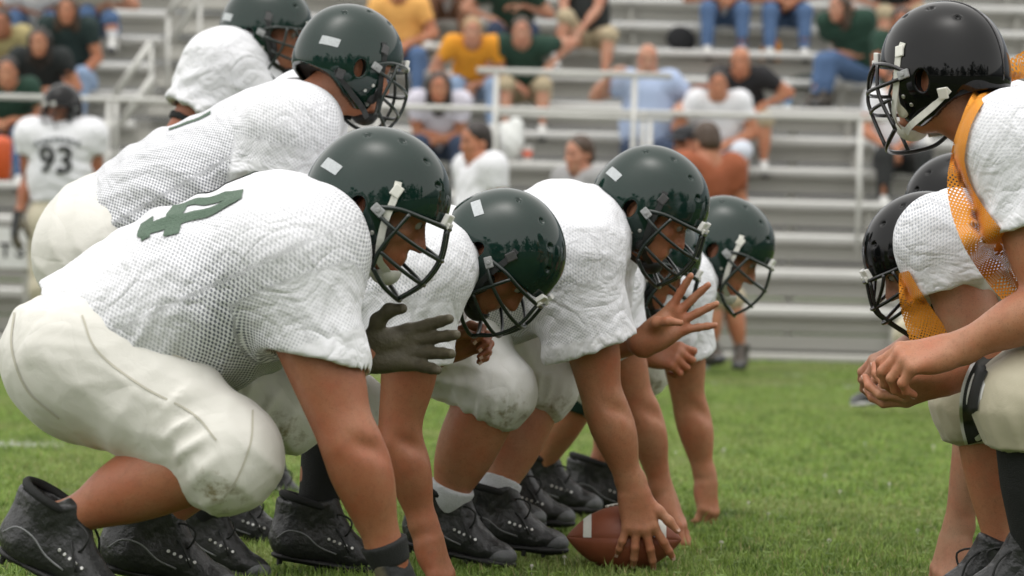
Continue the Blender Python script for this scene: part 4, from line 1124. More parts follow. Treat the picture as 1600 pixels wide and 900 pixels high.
# ------------------------------------------------------------------ field
def field_mat():
    m, nt, b = mat_new('field_turf')
    tc = N(nt, 'ShaderNodeTexCoord')
    n1 = N(nt, 'ShaderNodeTexNoise', Scale=1.3, Detail=6.0); nt.links.new(tc.outputs['Object'], n1.inputs['Vector'])
    n2 = N(nt, 'ShaderNodeTexNoise', Scale=60.0, Detail=5.0); nt.links.new(tc.outputs['Object'], n2.inputs['Vector'])
    c = MIXC(nt, n1.outputs[0], (.035, .062, .014), (.065, .10, .026))
    nt.links.new(MIXC(nt, MATH(nt, 'MULTIPLY', n2.outputs[0], .7, True), c, (.05, .045, .022)), b.inputs['Base Color']); b.inputs['Roughness'].default_value = .95
    bp = N(nt, 'ShaderNodeBump', Strength=.8, Distance=.02); nt.links.new(n2.outputs[0], bp.inputs['Height']); nt.links.new(bp.outputs[0], b.inputs['Normal'])
    return m
g = MB()
xs_ = np.r_[-300, np.linspace(-30, 30, 13), 300]; ys_ = np.r_[-300, np.linspace(-20, 60, 17), 400]
vs = [(x, y, 0) for y in ys_ for x in xs_]; nx = len(xs_)
g.poly(vs, [(j * nx + i, j * nx + i + 1, (j + 1) * nx + i + 1, (j + 1) * nx + i) for j in range(len(ys_) - 1) for i in range(nx - 1)])
tag(g.build('field', field_mat()), kind='structure')

def grass_mat():
    m, nt, b = mat_new('grass_blades')
    at = N(nt, 'ShaderNodeAttribute', attribute_name='tint'); ge = N(nt, 'ShaderNodeNewGeometry')
    n1 = N(nt, 'ShaderNodeTexNoise', Scale=1.1, Detail=4.0); nt.links.new(ge.outputs['Position'], n1.inputs['Vector'])
    n2 = N(nt, 'ShaderNodeTexNoise', Scale=7.0, Detail=4.0); nt.links.new(ge.outputs['Position'], n2.inputs['Vector'])
    oi = N(nt, 'ShaderNodeObjectInfo')
    f1 = MATH(nt, 'ADD', MATH(nt, 'MULTIPLY', at.outputs['Fac'], .65), MATH(nt, 'MULTIPLY', MATH(nt, 'SUBTRACT', n2.outputs[0], .37), 1.9), True)
    c = MIXC(nt, f1, (.036, .088, .010), (.330, .475, .105))
    c = MIXC(nt, MATH(nt, 'MULTIPLY', MATH(nt, 'SUBTRACT', n1.outputs[0], .46), 3.5, True), c, (.30, .36, .12))
    dry = MATH(nt, 'GREATER_THAN', at.outputs['Fac'], .93)
    c = MIXC(nt, dry, c, (.40, .38, .17))
    # worn chalk lines on the turf
    sp = N(nt, 'ShaderNodeSeparateXYZ'); nt.links.new(ge.outputs['Position'], sp.inputs[0])
    n3 = N(nt, 'ShaderNodeTexNoise', Scale=3.5, Detail=6.0, Roughness=.7); nt.links.new(ge.outputs['Position'], n3.inputs['Vector'])
    chalk = None
    for y0, w, thr in ((12.75, .09, .44), (20.7, .07, .50), (22.6, .10, .50)):
        dist = MATH(nt, 'ABSOLUTE', MATH(nt, 'SUBTRACT', sp.outputs[1], y0))
        k = MATH(nt, 'MULTIPLY', MATH(nt, 'LESS_THAN', dist, w), MATH(nt, 'MULTIPLY', MATH(nt, 'SUBTRACT', n3.outputs[0], thr), 7.0, True))
        if y0 < 15: k = MATH(nt, 'MULTIPLY', k, MATH(nt, 'LESS_THAN', sp.outputs[0], -1.2))
        chalk = k if chalk is None else MATH(nt, 'MAXIMUM', chalk, k)
    c = MIXC(nt, chalk, c, (.62, .63, .58))
    # dust and clipped straw towards the foot of the bleachers
    bare = MATH(nt, 'MULTIPLY', MATH(nt, 'MULTIPLY', MATH(nt, 'GREATER_THAN', sp.outputs[1], 20.5), MATH(nt, 'SUBTRACT', n1.outputs[0], .42)), 2.2, True)
    c = MIXC(nt, bare, c, (.23, .22, .11))
    nt.links.new(c, b.inputs['Base Color']); b.inputs['Roughness'].default_value = .5; b.inputs['Specular IOR Level'].default_value = .35
    tr = N(nt, 'ShaderNodeBsdfTranslucent'); nt.links.new(c, tr.inputs['Color'])
    mx = N(nt, 'ShaderNodeMixShader', Fac=.4); nt.links.new(b.outputs[0], mx.inputs[1]); nt.links.new(tr.outputs[0], mx.inputs[2])
    nt.links.new(mx.outputs[0], nt.nodes['Material Output'].inputs['Surface'])
    return m
def blade_patch(nb, half, seed):
    rg = np.random.RandomState(seed); V_, F_, T_ = [], [], []
    tuft = rg.uniform(-half, half, (26, 2))
    for i in range(nb):
        x, y = rg.uniform(-half, half, 2); near = np.sqrt(((tuft - (x, y)) ** 2).sum(1)).min()
        h = rg.uniform(.015, .034) * (1 + .55 * math.exp(-(near / .018) ** 2)) * (1.4 if rg.uniform() < .05 else 1); w = rg.uniform(.0022, .0046); az = rg.uniform(0, 2 * math.pi); lean = rg.uniform(.1, 1.1) * h
        dx, dy = math.cos(az), math.sin(az); px_, py_ = -dy * w / 2, dx * w / 2; o = len(V_)
        for t, ww in ((0, 1), (.55, .9), (1, .0)):
            bx, by, bz = x + dx * lean * t * t, y + dy * lean * t * t, h * (t - .25 * t * t * lean / h)
            V_ += [(bx - px_ * ww, by - py_ * ww, bz), (bx + px_ * ww, by + py_ * ww, bz)] if ww > 0 else [(bx, by, bz)]
        F_ += [(o, o + 1, o + 3, o + 2), (o + 2, o + 3, o + 4)]; T_ += [rg.uniform()] * 5
    rad = half
    for i in range(8):                                         # broad clover leaves
        a, q = rg.uniform(0, 2 * math.pi), rad * math.sqrt(rg.uniform()); x, y = q * math.cos(a), q * math.sin(a); z = rg.uniform(.02, .036)
        for k in range(3):
            b_ = rg.uniform(0, .5) + k * 2.1; cx_, cy_ = x + .008 * math.cos(b_), y + .008 * math.sin(b_); o = len(V_)
            V_ += [(x, y, z - .003)] + [(cx_ + .0065 * math.cos(b_ + s_), cy_ + .0065 * math.sin(b_ + s_), z + rg.uniform(-.002, .002)) for s_ in (-1.3, -.4, .4, 1.3)]
            F_ += [(o, o + 1, o + 2, o + 3, o + 4)]; T_ += [.35] * 5
    me = bpy.data.meshes.new('grass_patch'); me.from_pydata(V_, [], F_); set_attr(me, 'tint', T_, 'FLOAT'); me.update(); return me
def grass_object(name, mesh, x0, x1, y0, y1, step, sc0, sc1, mat):
    o = obj(name, mesh, mat)
    ng = bpy.data.node_groups.new(name + '_nodes', 'GeometryNodeTree')
    ng.interface.new_socket('Geometry', in_out='INPUT', socket_type='NodeSocketGeometry'); ng.interface.new_socket('Geometry', in_out='OUTPUT', socket_type='NodeSocketGeometry')
    n = ng.nodes; gi = n.new('NodeGroupInput'); go_ = n.new('NodeGroupOutput')
    gr = n.new('GeometryNodeMeshGrid'); gr.inputs['Size X'].default_value = x1 - x0; gr.inputs['Size Y'].default_value = y1 - y0
    gr.inputs['Vertices X'].default_value = int((x1 - x0) / step) + 1; gr.inputs['Vertices Y'].default_value = int((y1 - y0) / step) + 1
    sp = n.new('GeometryNodeSetPosition'); rv = n.new('FunctionNodeRandomValue'); rv.data_type = 'FLOAT_VECTOR'
    rv.inputs[0].default_value = ((x0 + x1) / 2 - step * .03, (y0 + y1) / 2 - step * .03, 0); rv.inputs[1].default_value = ((x0 + x1) / 2 + step * .03, (y0 + y1) / 2 + step * .03, 0)
    iop = n.new('GeometryNodeInstanceOnPoints')
    rr = n.new('FunctionNodeRandomValue'); rr.data_type = 'INT'; rr.inputs[4].default_value = 0; rr.inputs[5].default_value = 3; rr.inputs['Seed'].default_value = 3
    q4 = n.new('ShaderNodeMath'); q4.operation = 'MULTIPLY'; q4.inputs[1].default_value = math.pi / 2; cx4 = n.new('ShaderNodeCombineXYZ')
    rs = n.new('FunctionNodeRandomValue'); rs.data_type = 'FLOAT'; rs.inputs[2].default_value = sc0; rs.inputs[3].default_value = sc1; rs.inputs['Seed'].default_value = 5
    L = ng.links.new
    L(gr.outputs['Mesh'], sp.inputs['Geometry']); L(rv.outputs[0], sp.inputs['Offset']); L(sp.outputs[0], iop.inputs['Points'])
    L(gi.outputs[0], iop.inputs['Instance']); L(rr.outputs[2], q4.inputs[0]); L(q4.outputs[0], cx4.inputs[2]); L(cx4.outputs[0], iop.inputs['Rotation']); L(rs.outputs[1], iop.inputs['Scale']); L(iop.outputs[0], go_.inputs[0])
    md = o.modifiers.new('scatter', 'NODES'); md.node_group = ng
    return tag(o, 'short green grass with clover covering the whole field', 'grass', kind='stuff')
GM = grass_mat()
grass_object('grass', blade_patch(1500, .205, 1), -6.4, 6.4, 4.4, 25.75, .40, .98, 1.06, GM)

# white clover heads
def clover_mesh():
    b = MB(); rg = np.random.RandomState(4)
    b.tube([V(0, 0, 0), V(.002, .001, .02), V(.003, .001, .040)], .0009, 5, 2)
    for i in range(34):
        u, t = rg.uniform(-.4, 1), rg.uniform(0, 6.283); q = math.sqrt(1 - u * u); n_ = V(q * math.cos(t), q * math.sin(t), u)
        c = V(.003, .001, .043) + n_ * .0055; a = orth(V(.3, .2, .9), n_); e = np.cross(n_, a)
        b.poly([c - a * .0022, c + e * .0014, c + a * .0022 + n_ * .003, c - e * .0014], [(0, 1, 2, 3)])
    return mb_mesh(b, 'clover')
CL = clover_mesh(); CLM = simple('clover_white', (.70, .68, .62), .7)
for px, py in ((1312, 770), (1435, 832), (1297, 853), (1200, 805), (1128, 855), (883, 878), (760, 862), (742, 858), (1052, 640), (1170, 790), (1240, 610), (1352, 690), (1288, 745), (1130, 705), (1055, 705), (905, 660), (960, 720), (1460, 700), (1390, 760), (60, 770), (120, 790), (830, 890)):
    yc = py - (px - 800) * math.tan(ROLL); dd = min(22, .77 * FPX / max(yc + 14 - 397, 20)); q = P(px, py, dd)
    o = obj('clover_flower', CL, CLM, None, (q[0], dd, 0), (0, 0, px)); s_ = random.uniform(.8, 1.2); o.scale = (s_ * .8, s_ * .8, s_ * .8)
    tag(o, 'small white clover flower in the short grass', 'flower', 'white clover flowers')

# trees across the road behind the photographer: the dark band mirrored in the helmets
def treeline():
    rg = np.random.RandomState(11); b = MB()
    for i in range(64):
        x = rg.uniform(-75, 75); y = -38 - rg.uniform(0, 14) + abs(x) * .12; h = rg.uniform(11, 22); r = rg.uniform(3, 5.5)
        b.tube([V(x, y, 0), V(x + .3, y, h * .4), V(x, y + .2, h * .8)], [.4, .3, .1], 6, 2)
        for k in range(42):
            t = rg.uniform(.12, 1); rr = r * (1 - abs(t - .45) * 1.1) * rg.uniform(.4, 1); a = rg.uniform(0, 6.283)
            c = V(x + rr * math.cos(a), y + rr * math.sin(a), h * t); s_ = rg.uniform(.6, 1.5)
            A_ = np.array(Matrix.Rotation(rg.uniform(0, 6), 3, V(*rg.normal(size=3))))
            oct_ = [V(1, 0, 0), V(-1, 0, 0), V(0, 1, 0), V(0, -1, 0), V(0, 0, .8), V(0, 0, -.8)]
            b.poly([c + (q * s_ * rg.uniform(.7, 1.2)) @ A_ for q in oct_], [(0, 2, 4), (2, 1, 4), (1, 3, 4), (3, 0, 4), (2, 0, 5), (1, 2, 5), (3, 1, 5), (0, 3, 5)])
    tag(b.build('wood', simple('tree_foliage', (.035, .06, .022), .9, .4, 1.5)), 'dark wood of leafy trees behind the photographer, seen mirrored in the helmets', 'trees', kind='stuff')
treeline()

# ------------------------------------------------------------------ bleachers
def alu_mat(name, col, metal=.25, rough=.42):
    m, nt, b = mat_new(name); tc = N(nt, 'ShaderNodeTexCoord'); mp = N(nt, 'ShaderNodeMapping'); mp.inputs['Scale'].default_value = (1.5, 30, 30)
    nt.links.new(tc.outputs['Object'], mp.inputs[0]); n1 = N(nt, 'ShaderNodeTexNoise', Scale=2.0, Detail=6.0, Roughness=.65); nt.links.new(mp.outputs[0], n1.inputs['Vector'])
    n2 = N(nt, 'ShaderNodeTexNoise', Scale=1.2, Detail=5.0); nt.links.new(tc.outputs['Object'], n2.inputs['Vector'])
    f = MATH(nt, 'ADD', MATH(nt, 'MULTIPLY', n1.outputs[0], .6), MATH(nt, 'MULTIPLY', n2.outputs[0], .5), True)
    nt.links.new(MIXC(nt, f, tuple(c * .72 for c in col), tuple(min(1, c * 1.12) for c in col)), b.inputs['Base Color'])
    b.inputs['Metallic'].default_value = metal; nt.links.new(MATH(nt, 'ADD', MATH(nt, 'MULTIPLY', n1.outputs[0], .25), rough - .1), b.inputs['Roughness'])
    return m
ALU = alu_mat('aluminium_plank', (.62, .62, .60)); ALU2 = alu_mat('weathered_riser', (.40, .395, .36), .1, .6); RAILM = alu_mat('rail_metal', (.56, .56, .53), .3, .4)
NR = 15; D0, TREAD, Z0, RISE = 26.0, .66, .42, .281
def row_d(i): return D0 + TREAD * i
def row_z(i): return Z0 + RISE * i
bl = thing('bleachers', (0, D0, 0), 'long aluminium bleachers with plank seats rising behind the field', 'bleachers')
bo = V(0, D0, 0)
XL, XR = -16.0, 16.0
AIS0, AIS1 = (176 - 800) / FPX * 28.0, (335 - 800) / FPX * 28.0
def plank(name, x0, x1, y0, y1, zt, th, mat):
    """extruded plank with ribbed top and rolled nose"""
    b = MB(); n = 5; prof = [(y0, zt - th), (y0 - .004, zt - th * .8), (y0 - .004, zt - .012), (y0 + .008, zt)]
    w = (y1 - y0) / n
    for k in range(n):
        prof += [(y0 + w * (k + .75), zt), (y0 + w * (k + .8), zt - .006), (y0 + w * (k + .95), zt - .006), (y0 + w * (k + 1), zt)]
    prof += [(y1, zt - th)]
    m_ = len(prof); vs = [(x0, p[0], p[1]) for p in prof] + [(x1, p[0], p[1]) for p in prof]
    b.poly(vs, [(k, (k + 1) % m_, m_ + (k + 1) % m_, m_ + k) for k in range(m_)] + [tuple(range(m_))[::-1], tuple(range(m_, 2 * m_))])
    return b.build(name, mat, bl, off=bo)
for i in range(NR):
    z, dd = row_z(i), row_d(i)
    for (a, c) in ((XL, AIS0), (AIS1, XR)) if i > 1 else ((XL, XR),):
        plank('seat_plank', a, c, dd, dd + .25, z, .055, ALU)
    zf = z - .40 if i > 0 else .07
    plank('foot_plank', XL, XR, dd - .39, dd - .20, zf, .05, ALU2)
    plank('foot_plank', XL, XR, dd - .185, dd + .01, zf + .002, .05, ALU2)
    for q0, q1 in ((.06, .47), (.55, .94)):
        b = MB(); b.box(((XL + XR) / 2, dd + .13, zf + (z - .06 - zf) * (q0 + q1) / 2), (XR - XL, .02, (z - .06 - zf) * (q1 - q0)), bev=.004); b.build('riser_board', ALU2, bl, off=bo)
    if i > 1:
        plank('aisle_step', AIS0 + .05, AIS1 - .05, dd - .02, dd + .28, z - .16, .05, ALU2)
    for x in np.arange(XL + .6, XR, 1.83):
        if i % 1 == 0: MB().box((x, dd + .10, (zf + z) / 2 - .03), (.05, .08, z - zf - .06)).build('bracket', ALU2, bl, off=bo)
for x in np.arange(XL + .6, XR, 3.66):
    MB().box((x, row_d(NR) + .1, row_z(NR) / 2), (.08, .08, row_z(NR))).box((x, (D0 + row_d(NR)) / 2, .5), (.06, row_d(NR) - D0, .06)).build('frame_leg', ALU2, bl, off=bo)
def rail(pts, r, name='rail', smooth=1):
    MB().tube(pts, r, 10, smooth).build(name, RAILM, bl, off=bo, smooth=True)
DR = 27.2
rail([P(-700, 133, DR), P(2400, 212, DR)], .024)
for px in (170, 590, 1005, 1345, 1700, -300):
    t = P(px, 151 + px * .0245, DR); rail([t, V(t[0], DR, row_z(1) + .1)], .021, 'rail_post')
DG = 26.9
a, c = P(745, 110, DG), P(1050, 119, DG); rail([a, c], .026)
a, c = P(775, 178, DG), P(1050, 187, DG); rail([a, c], .020)
for px, py in ((776, 111), (992, 117), (1016, 188)):
    t = P(px, py, DG); rail([t, V(t[0], DG, row_z(0) + .35)], .022, 'rail_post')
# stair handrails in the aisle
for pts, q in (([(178, 150), (236, 66)], 27.6), ([(187, 197), (240, 118)], 27.6), ([(262, 24), (278, 0), (300, -32)], 29.6), ([(266, 66), (312, -2), (330, -30)], 29.6)):
    rail([P(x, y, q) for x, y in pts], .028, 'handrail')
for px, y0, y1, q in ((181, 148, 265, 27.6), (236, 68, 170, 27.6), (263, 26, 170, 29.6), (312, -2, 120, 29.6)):
    rail([P(px, y0, q), P(px, y1, q)], .019, 'rail_post')

# white board on the front of the bleachers, its last two letters showing
sb = thing('sign_board', tuple(V(P(-30, 400, 25.6)[0], 25.6, 0)), 'white board low at the left edge with black letters T S', 'sign')
so_ = np.array(sb.location); a, c = P(-140, 352, 25.6), P(50, 420, 25.6)
MB().box(((a[0] + c[0]) / 2, 25.6, (a[2] + c[2]) / 2), (c[0] - a[0], .03, a[2] - c[2]), bev=.006).build('panel', simple('board_white', (.66, .67, .66), .5), sb, off=so_)
for ch, px in (('T', 8), ('S', 31)):
    text_on(None, ch, P(px, 392, 25.57), GX if False else V(1, 0, 0), V(0, 0, 1), .15, so_, sb, simple('board_black', (.02, .02, .022), .6), 'letter', sub=1.0)
for px in (-120, 40):
    q = P(px, 420, 25.62); MB().box((q[0], 25.64, q[2] / 2), (.04, .04, q[2])).build('leg', ALU2, sb, off=so_)
# ------------------------------------------------------------------ players
GX, GY, GZ = V(1, 0, 0), V(0, 1, 0), V(0, 0, 1)
def joints(d, **kw):
    """pixel positions (x, y[, extra depth]) to world"""
    return {k: P(q[0], q[1], d + (q[2] if len(q) > 2 else 0)) for k, q in kw.items()}
CURL_FLAT = [(5, 5, 5)] * 4
GH = dict(shell=GREEN_SHELL, mask=MASK_GREEN)
BH = dict(shell=BLACK_SHELL, mask=MASK_BLACK, style=1, sticker=False, jaw=(.55, .53, .42), seam=True)
LINE = 'offensive linemen set along the line'
PL = {}
def base_of(J): 
    q = (J['an_n'] + J['an_f']) / 2; return V(q[0], q[1], 0)
def go(key, **spec):
    spec['base'] = base_of(spec['J']); PL[key] = person(spec); return PL[key]

# ---- nearest lineman, number 74
d = 6.84
J = joints(d, pel=(140, 540), chest=(415, 415), head=(597, 301), sh_n=(446, 416, -.20), sh_f=(500, 380, .22),
           el_n=(545, 690, -.24), wr_n=(608, 872, -.20), el_f=(445, 565, .30), wr_f=(570, 552, .08),
           hip_n=(150, 560, -.12), hip_f=(175, 560, .12), kn_n=(352, 712, -.20), kn_f=(442, 625, .26),
           an_n=(82, 818, -.16), an_f=(232, 828, .22), toe_n=(190, 935, -.20), toe_f=(385, 925, .24))
J['shinfront_n'] = V(.35, -.2, -.9); J['shinfront_f'] = V(.55, .1, -.8)
go('p74', J=J, label='nearest crouching lineman, number 74, gloved hand raised, in white jersey and cream pants', group=LINE,
   fat=1.12, arm=1.10, leg=1.10, pitch=27, yaw=-3, skin=SKIN_TAN, seed=.3, vox=.0062,
   hand_n=dict(fwd=nrm(V(.45, 0, -.9)), back=V(.8, -.5, .3), thumb_side=V(.3, .9, 0), curls=[(15, 20, 10)] * 4, glove=1, cuff=1.08),
   hand_f=dict(fwd=nrm(V(.97, -.1, .16)), back=V(.0, 1, .05), thumb_side=V(0, 0, 1), curls=[(10, 12, 8), (14, 14, 8), (16, 16, 8), (20, 18, 10)], spread=(9, 2, -7, -16), thumb=(66, 20, 30, 30), glove=1, s=1.06, cuff=1.15),
   jersey=dict(mat=MATS['jersey_open'], r0=.138, r1=.160, r2=.155, low=.03, sleeve=.55, sr=1.08, hem=.080, open=1.0, pad=1.02, padoff=-.04, tilt_n=V(-.55, 0, .05), back_open=.42,
               patches=[(P(395, 440, d - .2), .10, 1.1), (P(330, 480, d - .2), .055, .95), (P(380, 575, d - .2), .12, 1.15), (P(150, 440, d - .1), .14, .05), (P(240, 500, d - .2), .10, .25), (P(430, 505, d - .2), .05, .35)],
               extra=[(P(345, 470, d), V(.17, .21, .13)), (P(500, 395, d - .16), V(.095, .10, .115))], fold=1.0),
   pants=dict(mat=MATS['pants'], f=1.08, hem=.13, kr=.086, hr=.078, extra=[(P(118, 545, d), V(.138, .20, .120))], br=.80, top=.10, th=.108, thigh_pad=1, fold=1.1),
   helmet=dict(GH, strap='white'), sock=None)
# ---- second lineman
d = 7.85
J = joints(d, pel=(370, 505), chest=(590, 425), head=(795, 388), sh_n=(655, 430, -.20), sh_f=(690, 400, .20),
           el_n=(622, 690, -.18), wr_n=(668, 838, -.16), el_f=(640, 560, .25), wr_f=(690, 545, .2),
           hip_n=(385, 535, -.11), hip_f=(400, 530, .11), kn_n=(392, 655, -.02), kn_f=(545, 640, .30),
           an_n=(305, 812, .05), an_f=(487, 815, .25), toe_n=(430, 905, .05), toe_f=(600, 880, .25))
go('p2', J=J, label='second lineman from the camera, head bowed low, bare hand planted on the grass', group=LINE,
   fat=1.04, pitch=58, yaw=-14, skin=SKIN_TAN, seed=1.7, vox=.0066,
   hand_n=dict(fwd=nrm(V(.35, 0, -.93)), back=V(.85, -.45, .3), thumb_side=V(.3, .9, 0), curls=[(10, 22, 12)] * 4, spread=(14, 4, -6, -16), thumb=(50, 20, 10, 10), s=1.08),
   hand_f=dict(fwd=nrm(V(.9, -.2, .35)), back=V(.2, .7, .6), thumb_side=V(0, -.3, 1), curls=[(45, 60, 40)] * 4, thumb=(35, 30, 30, 30)),
   jersey=dict(sleeve=.50, hem=.094, sr=1.0, low=.02), pants=dict(mat=MATS['pants_white'], hem=.15), helmet=dict(GH, strap='black'), sock=('black_sock', .62))
# ---- centre, hand on the ball
d = 8.45
J = joints(d, pel=(715, 465), chest=(872, 390), head=(1022, 311), sh_n=(893, 412, -.20), sh_f=(935, 365, .20),
           el_n=(944, 636, -.17), wr_n=(990, 768, -.145), el_f=(900, 545, .22), wr_f=(1015, 530, -.02),
           hip_n=(690, 515, -.11), hip_f=(725, 510, .11), kn_n=(775, 612, -.16), kn_f=(843, 602, .20),
           an_n=(692, 800, -.10), an_f=(768, 792, .12), toe_n=(800, 872, -.15), toe_f=(860, 838, .12))
go('center', J=J, label='crouching center with one bare hand on the football and one raised', group=LINE,
   fat=1.06, arm=1.02, leg=1.18, pitch=33, yaw=-11, skin=SKIN_MID, seed=2.9, vox=.0068,
   hand_n=dict(fwd=nrm(V(.20, -.10, -.97)), back=V(.10, -.98, .1), thumb_side=V(1, .1, .2), curls=[(8, 12, 12), (10, 16, 16), (10, 18, 18), (10, 20, 20)], spread=(24, 5, -12, -28), thumb=(40, -8, 5, 5), s=1.04),
   hand_f=dict(fwd=nrm(V(.80, -.15, .62)), back=V(-.1, 1, .15), thumb_side=V(-.6, 0, .8), curls=[(4, 6, 6), (2, 6, 6), (4, 6, 6), (4, 6, 6)], spread=(24, 8, -8, -26), thumb=(30, 55, 40, 40), s=1.04),
   jersey=dict(sleeve=.58, hem=.104, sr=1.05, low=.05, open_sleeve=.55, padoff=-.035, tilt_n=V(.12, 0, 0)), pants=dict(mat=MATS['pants_white'], hem=.13, kr=.084, extra=[(P(705, 490, d), V(.13, .2, .13))]),
   helmet=dict(GH, strap='black'), sock=('white_sock', .22))
# ---- fourth lineman, mostly hidden behind the centre
d = 9.2
J = joints(d, pel=(760, 480), chest=(880, 425), head=(1016, 392), sh_n=(930, 450, -.2), sh_f=(950, 430, .2),
           el_n=(1000, 640, -.15), wr_n=(1038, 775, -.12), el_f=(930, 560, .25), wr_f=(1008, 550, .05),
           hip_n=(755, 510, -.1), hip_f=(775, 505, .1), kn_n=(812, 595, -.1), kn_f=(845, 585, .2),
           an_n=(742, 755, 0), an_f=(790, 755, .2), toe_n=(830, 800, 0), toe_f=(868, 795, .2))
go('p4', J=J, label='fourth lineman half hidden behind the center, fist loosely closed', group=LINE,
   fat=1.0, pitch=30, yaw=0, skin=SKIN_MID, seed=3.3, vox=.0075,
   hand_n=dict(fwd=nrm(V(.5, -.1, -.85)), back=V(.85, -.3, .45), thumb_side=V(.2, -.9, 0), curls=[(12, 18, 12)] * 4, thumb=(40, 20, 10, 10)),
   hand_f=dict(fwd=nrm(V(.95, -.25, -.1)), back=V(.1, -.85, .5), thumb_side=V(.1, .3, 1), curls=[(35, 75, 40), (45, 80, 40), (50, 80, 40), (50, 80, 40)], thumb=(35, 20, 30, 20)),
   jersey=dict(sleeve=.52), pants=dict(hem=.13), helmet=dict(GH, strap='black', sticker=False), sock=('white_sock', .15))
# ---- far end of the line
d = 9.95
J = joints(d, pel=(885, 480), chest=(1010, 420), head=(1137, 377), sh_n=(1050, 455, -.2), sh_f=(1060, 430, .2),
           el_n=(1078, 640, -.1), wr_n=(1103, 752, -.08), el_f=(1030, 570, .3), wr_f=(1080, 560, .35),
           hip_n=(870, 515, -.1), hip_f=(895, 510, .1), kn_n=(915, 600, -.12), kn_f=(1000, 575, .2),
           an_n=(838, 738, -.05), an_f=(930, 745, .25), toe_n=(930, 785, -.05), toe_f=(1010, 790, .25))
go('p5', J=J, label='farthest lineman with white chin strap and dark green knee sleeve', group=LINE,
   fat=1.02, pitch=31, yaw=-5, skin=SKIN_MID, seed=4.1, vox=.0075,
   hand_n=dict(fwd=nrm(V(.1, -.1, -.98)), back=V(.75, -.6, .1), thumb_side=V(.5, .8, 0), curls=[(25, 40, 25)] * 4, thumb=(40, 20, 10, 10)),
   jersey=dict(sleeve=.52, hem=.095), pants=dict(hem=.06, kr=.082), helmet=dict(GH, strap='white', sticker=False), sock=None)
r = PL['p5']; kn, an = r['J']['kn_n'], r['J']['an_n']
K = Shape(); K.cone(lerp(r['J']['hip_n'], kn, .86), lerp(kn, an, .26), .100, .074, k=.02, cap1=True, cap0=True); K.ell(kn + V(.02, 0, 0), .082, k=.03)
v, f = K.mesh(.0075); obj('knee_sleeve', np_mesh('knee_sleeve', v - r['base'], f), MATS['green_sleeve'], r['root'])
# ---- quarterback leaning behind the centre
d = 8.75
J = joints(d, pel=(150, 375), chest=(395, 235), head=(548, 86), sh_n=(455, 205, -.20), sh_f=(480, 175, .2),
           el_n=(425, 375, -.18), wr_n=(560, 470, -.05), el_f=(500, 360, .25), wr_f=(600, 470, .05),
           hip_n=(160, 400, -.1), hip_f=(180, 400, .1), kn_n=(260, 610, -.1), kn_f=(330, 600, .15),
           an_n=(225, 800, -.05), an_f=(355, 790, .15), toe_n=(330, 850, -.05), toe_f=(440, 835, .15))
go('qb', J=J, label='quarterback leaning forward behind the linemen, helmet turned away, in open mesh jersey', group=None,
   fat=.98, pitch=14, yaw=30, skin=SKIN_MID, seed=5.2, vox=.0068,
   hand_n=dict(fwd=V(.9, 0, -.3), back=V(0, -1, .2), thumb_side=V(0, 0, 1), curls=CURL_FLAT), 
   jersey=dict(mat=MATS['jersey_open'], sleeve=.40, sleeve_f=.4, hem=.098, low=-.03, r0=.15, r1=.155, pad=1.0, fold=.8), pants=dict(mat=MATS['pants'], f=1.06, top=.3, extra=[(P(150, 370, d), V(.135, .2, .15))]),
   helmet=dict(GH, strap='black'), sock=('black_sock', .5))
# ---- back standing behind the quarterback
d = 10.6
J = joints(d, pel=(340, 330), chest=(385, 170), head=(418, 38), sh_n=(335, 112, -.14), sh_f=(440, 100, .18),
           el_n=(283, 205, -.18), wr_n=(240, 290, -.16), el_f=(500, 240, .2), wr_f=(520, 330, .1),
           hip_n=(330, 370, -.1), hip_f=(370, 370, .1), kn_n=(360, 560, -.1), kn_f=(420, 560, .1),
           an_n=(330, 740, -.05), an_f=(410, 740, .1), toe_n=(400, 790, -.05), toe_f=(490, 790, .1))
go('back', J=J, label='player standing behind the quarterback with a black band above his elbow', group=None,
   fat=.95, pitch=8, yaw=-12, skin=SKIN_TAN, seed=6.2, vox=.0085,
   hand_n=dict(fwd=V(.2, 0, -1), back=V(0, -1, .2), thumb_side=V(1, 0, 0), curls=[(20, 30, 20)] * 4),
   jersey=dict(sleeve=.66, hem=.095), pants=dict(), helmet=dict(GH, strap='black', style=1), sock=('black_sock', .5))
r = PL['back']; K = Shape(); a, b = r['J']['sh_n'], r['J']['el_n']
K.cone(lerp(a, b, .80), lerp(a, b, .90), .058, .055, k=0, cap0=True, cap1=True); v, f = K.mesh(.006); obj('arm_band', np_mesh('arm_band', v - r['base'], f), MATS['black_cloth'], r['root'])

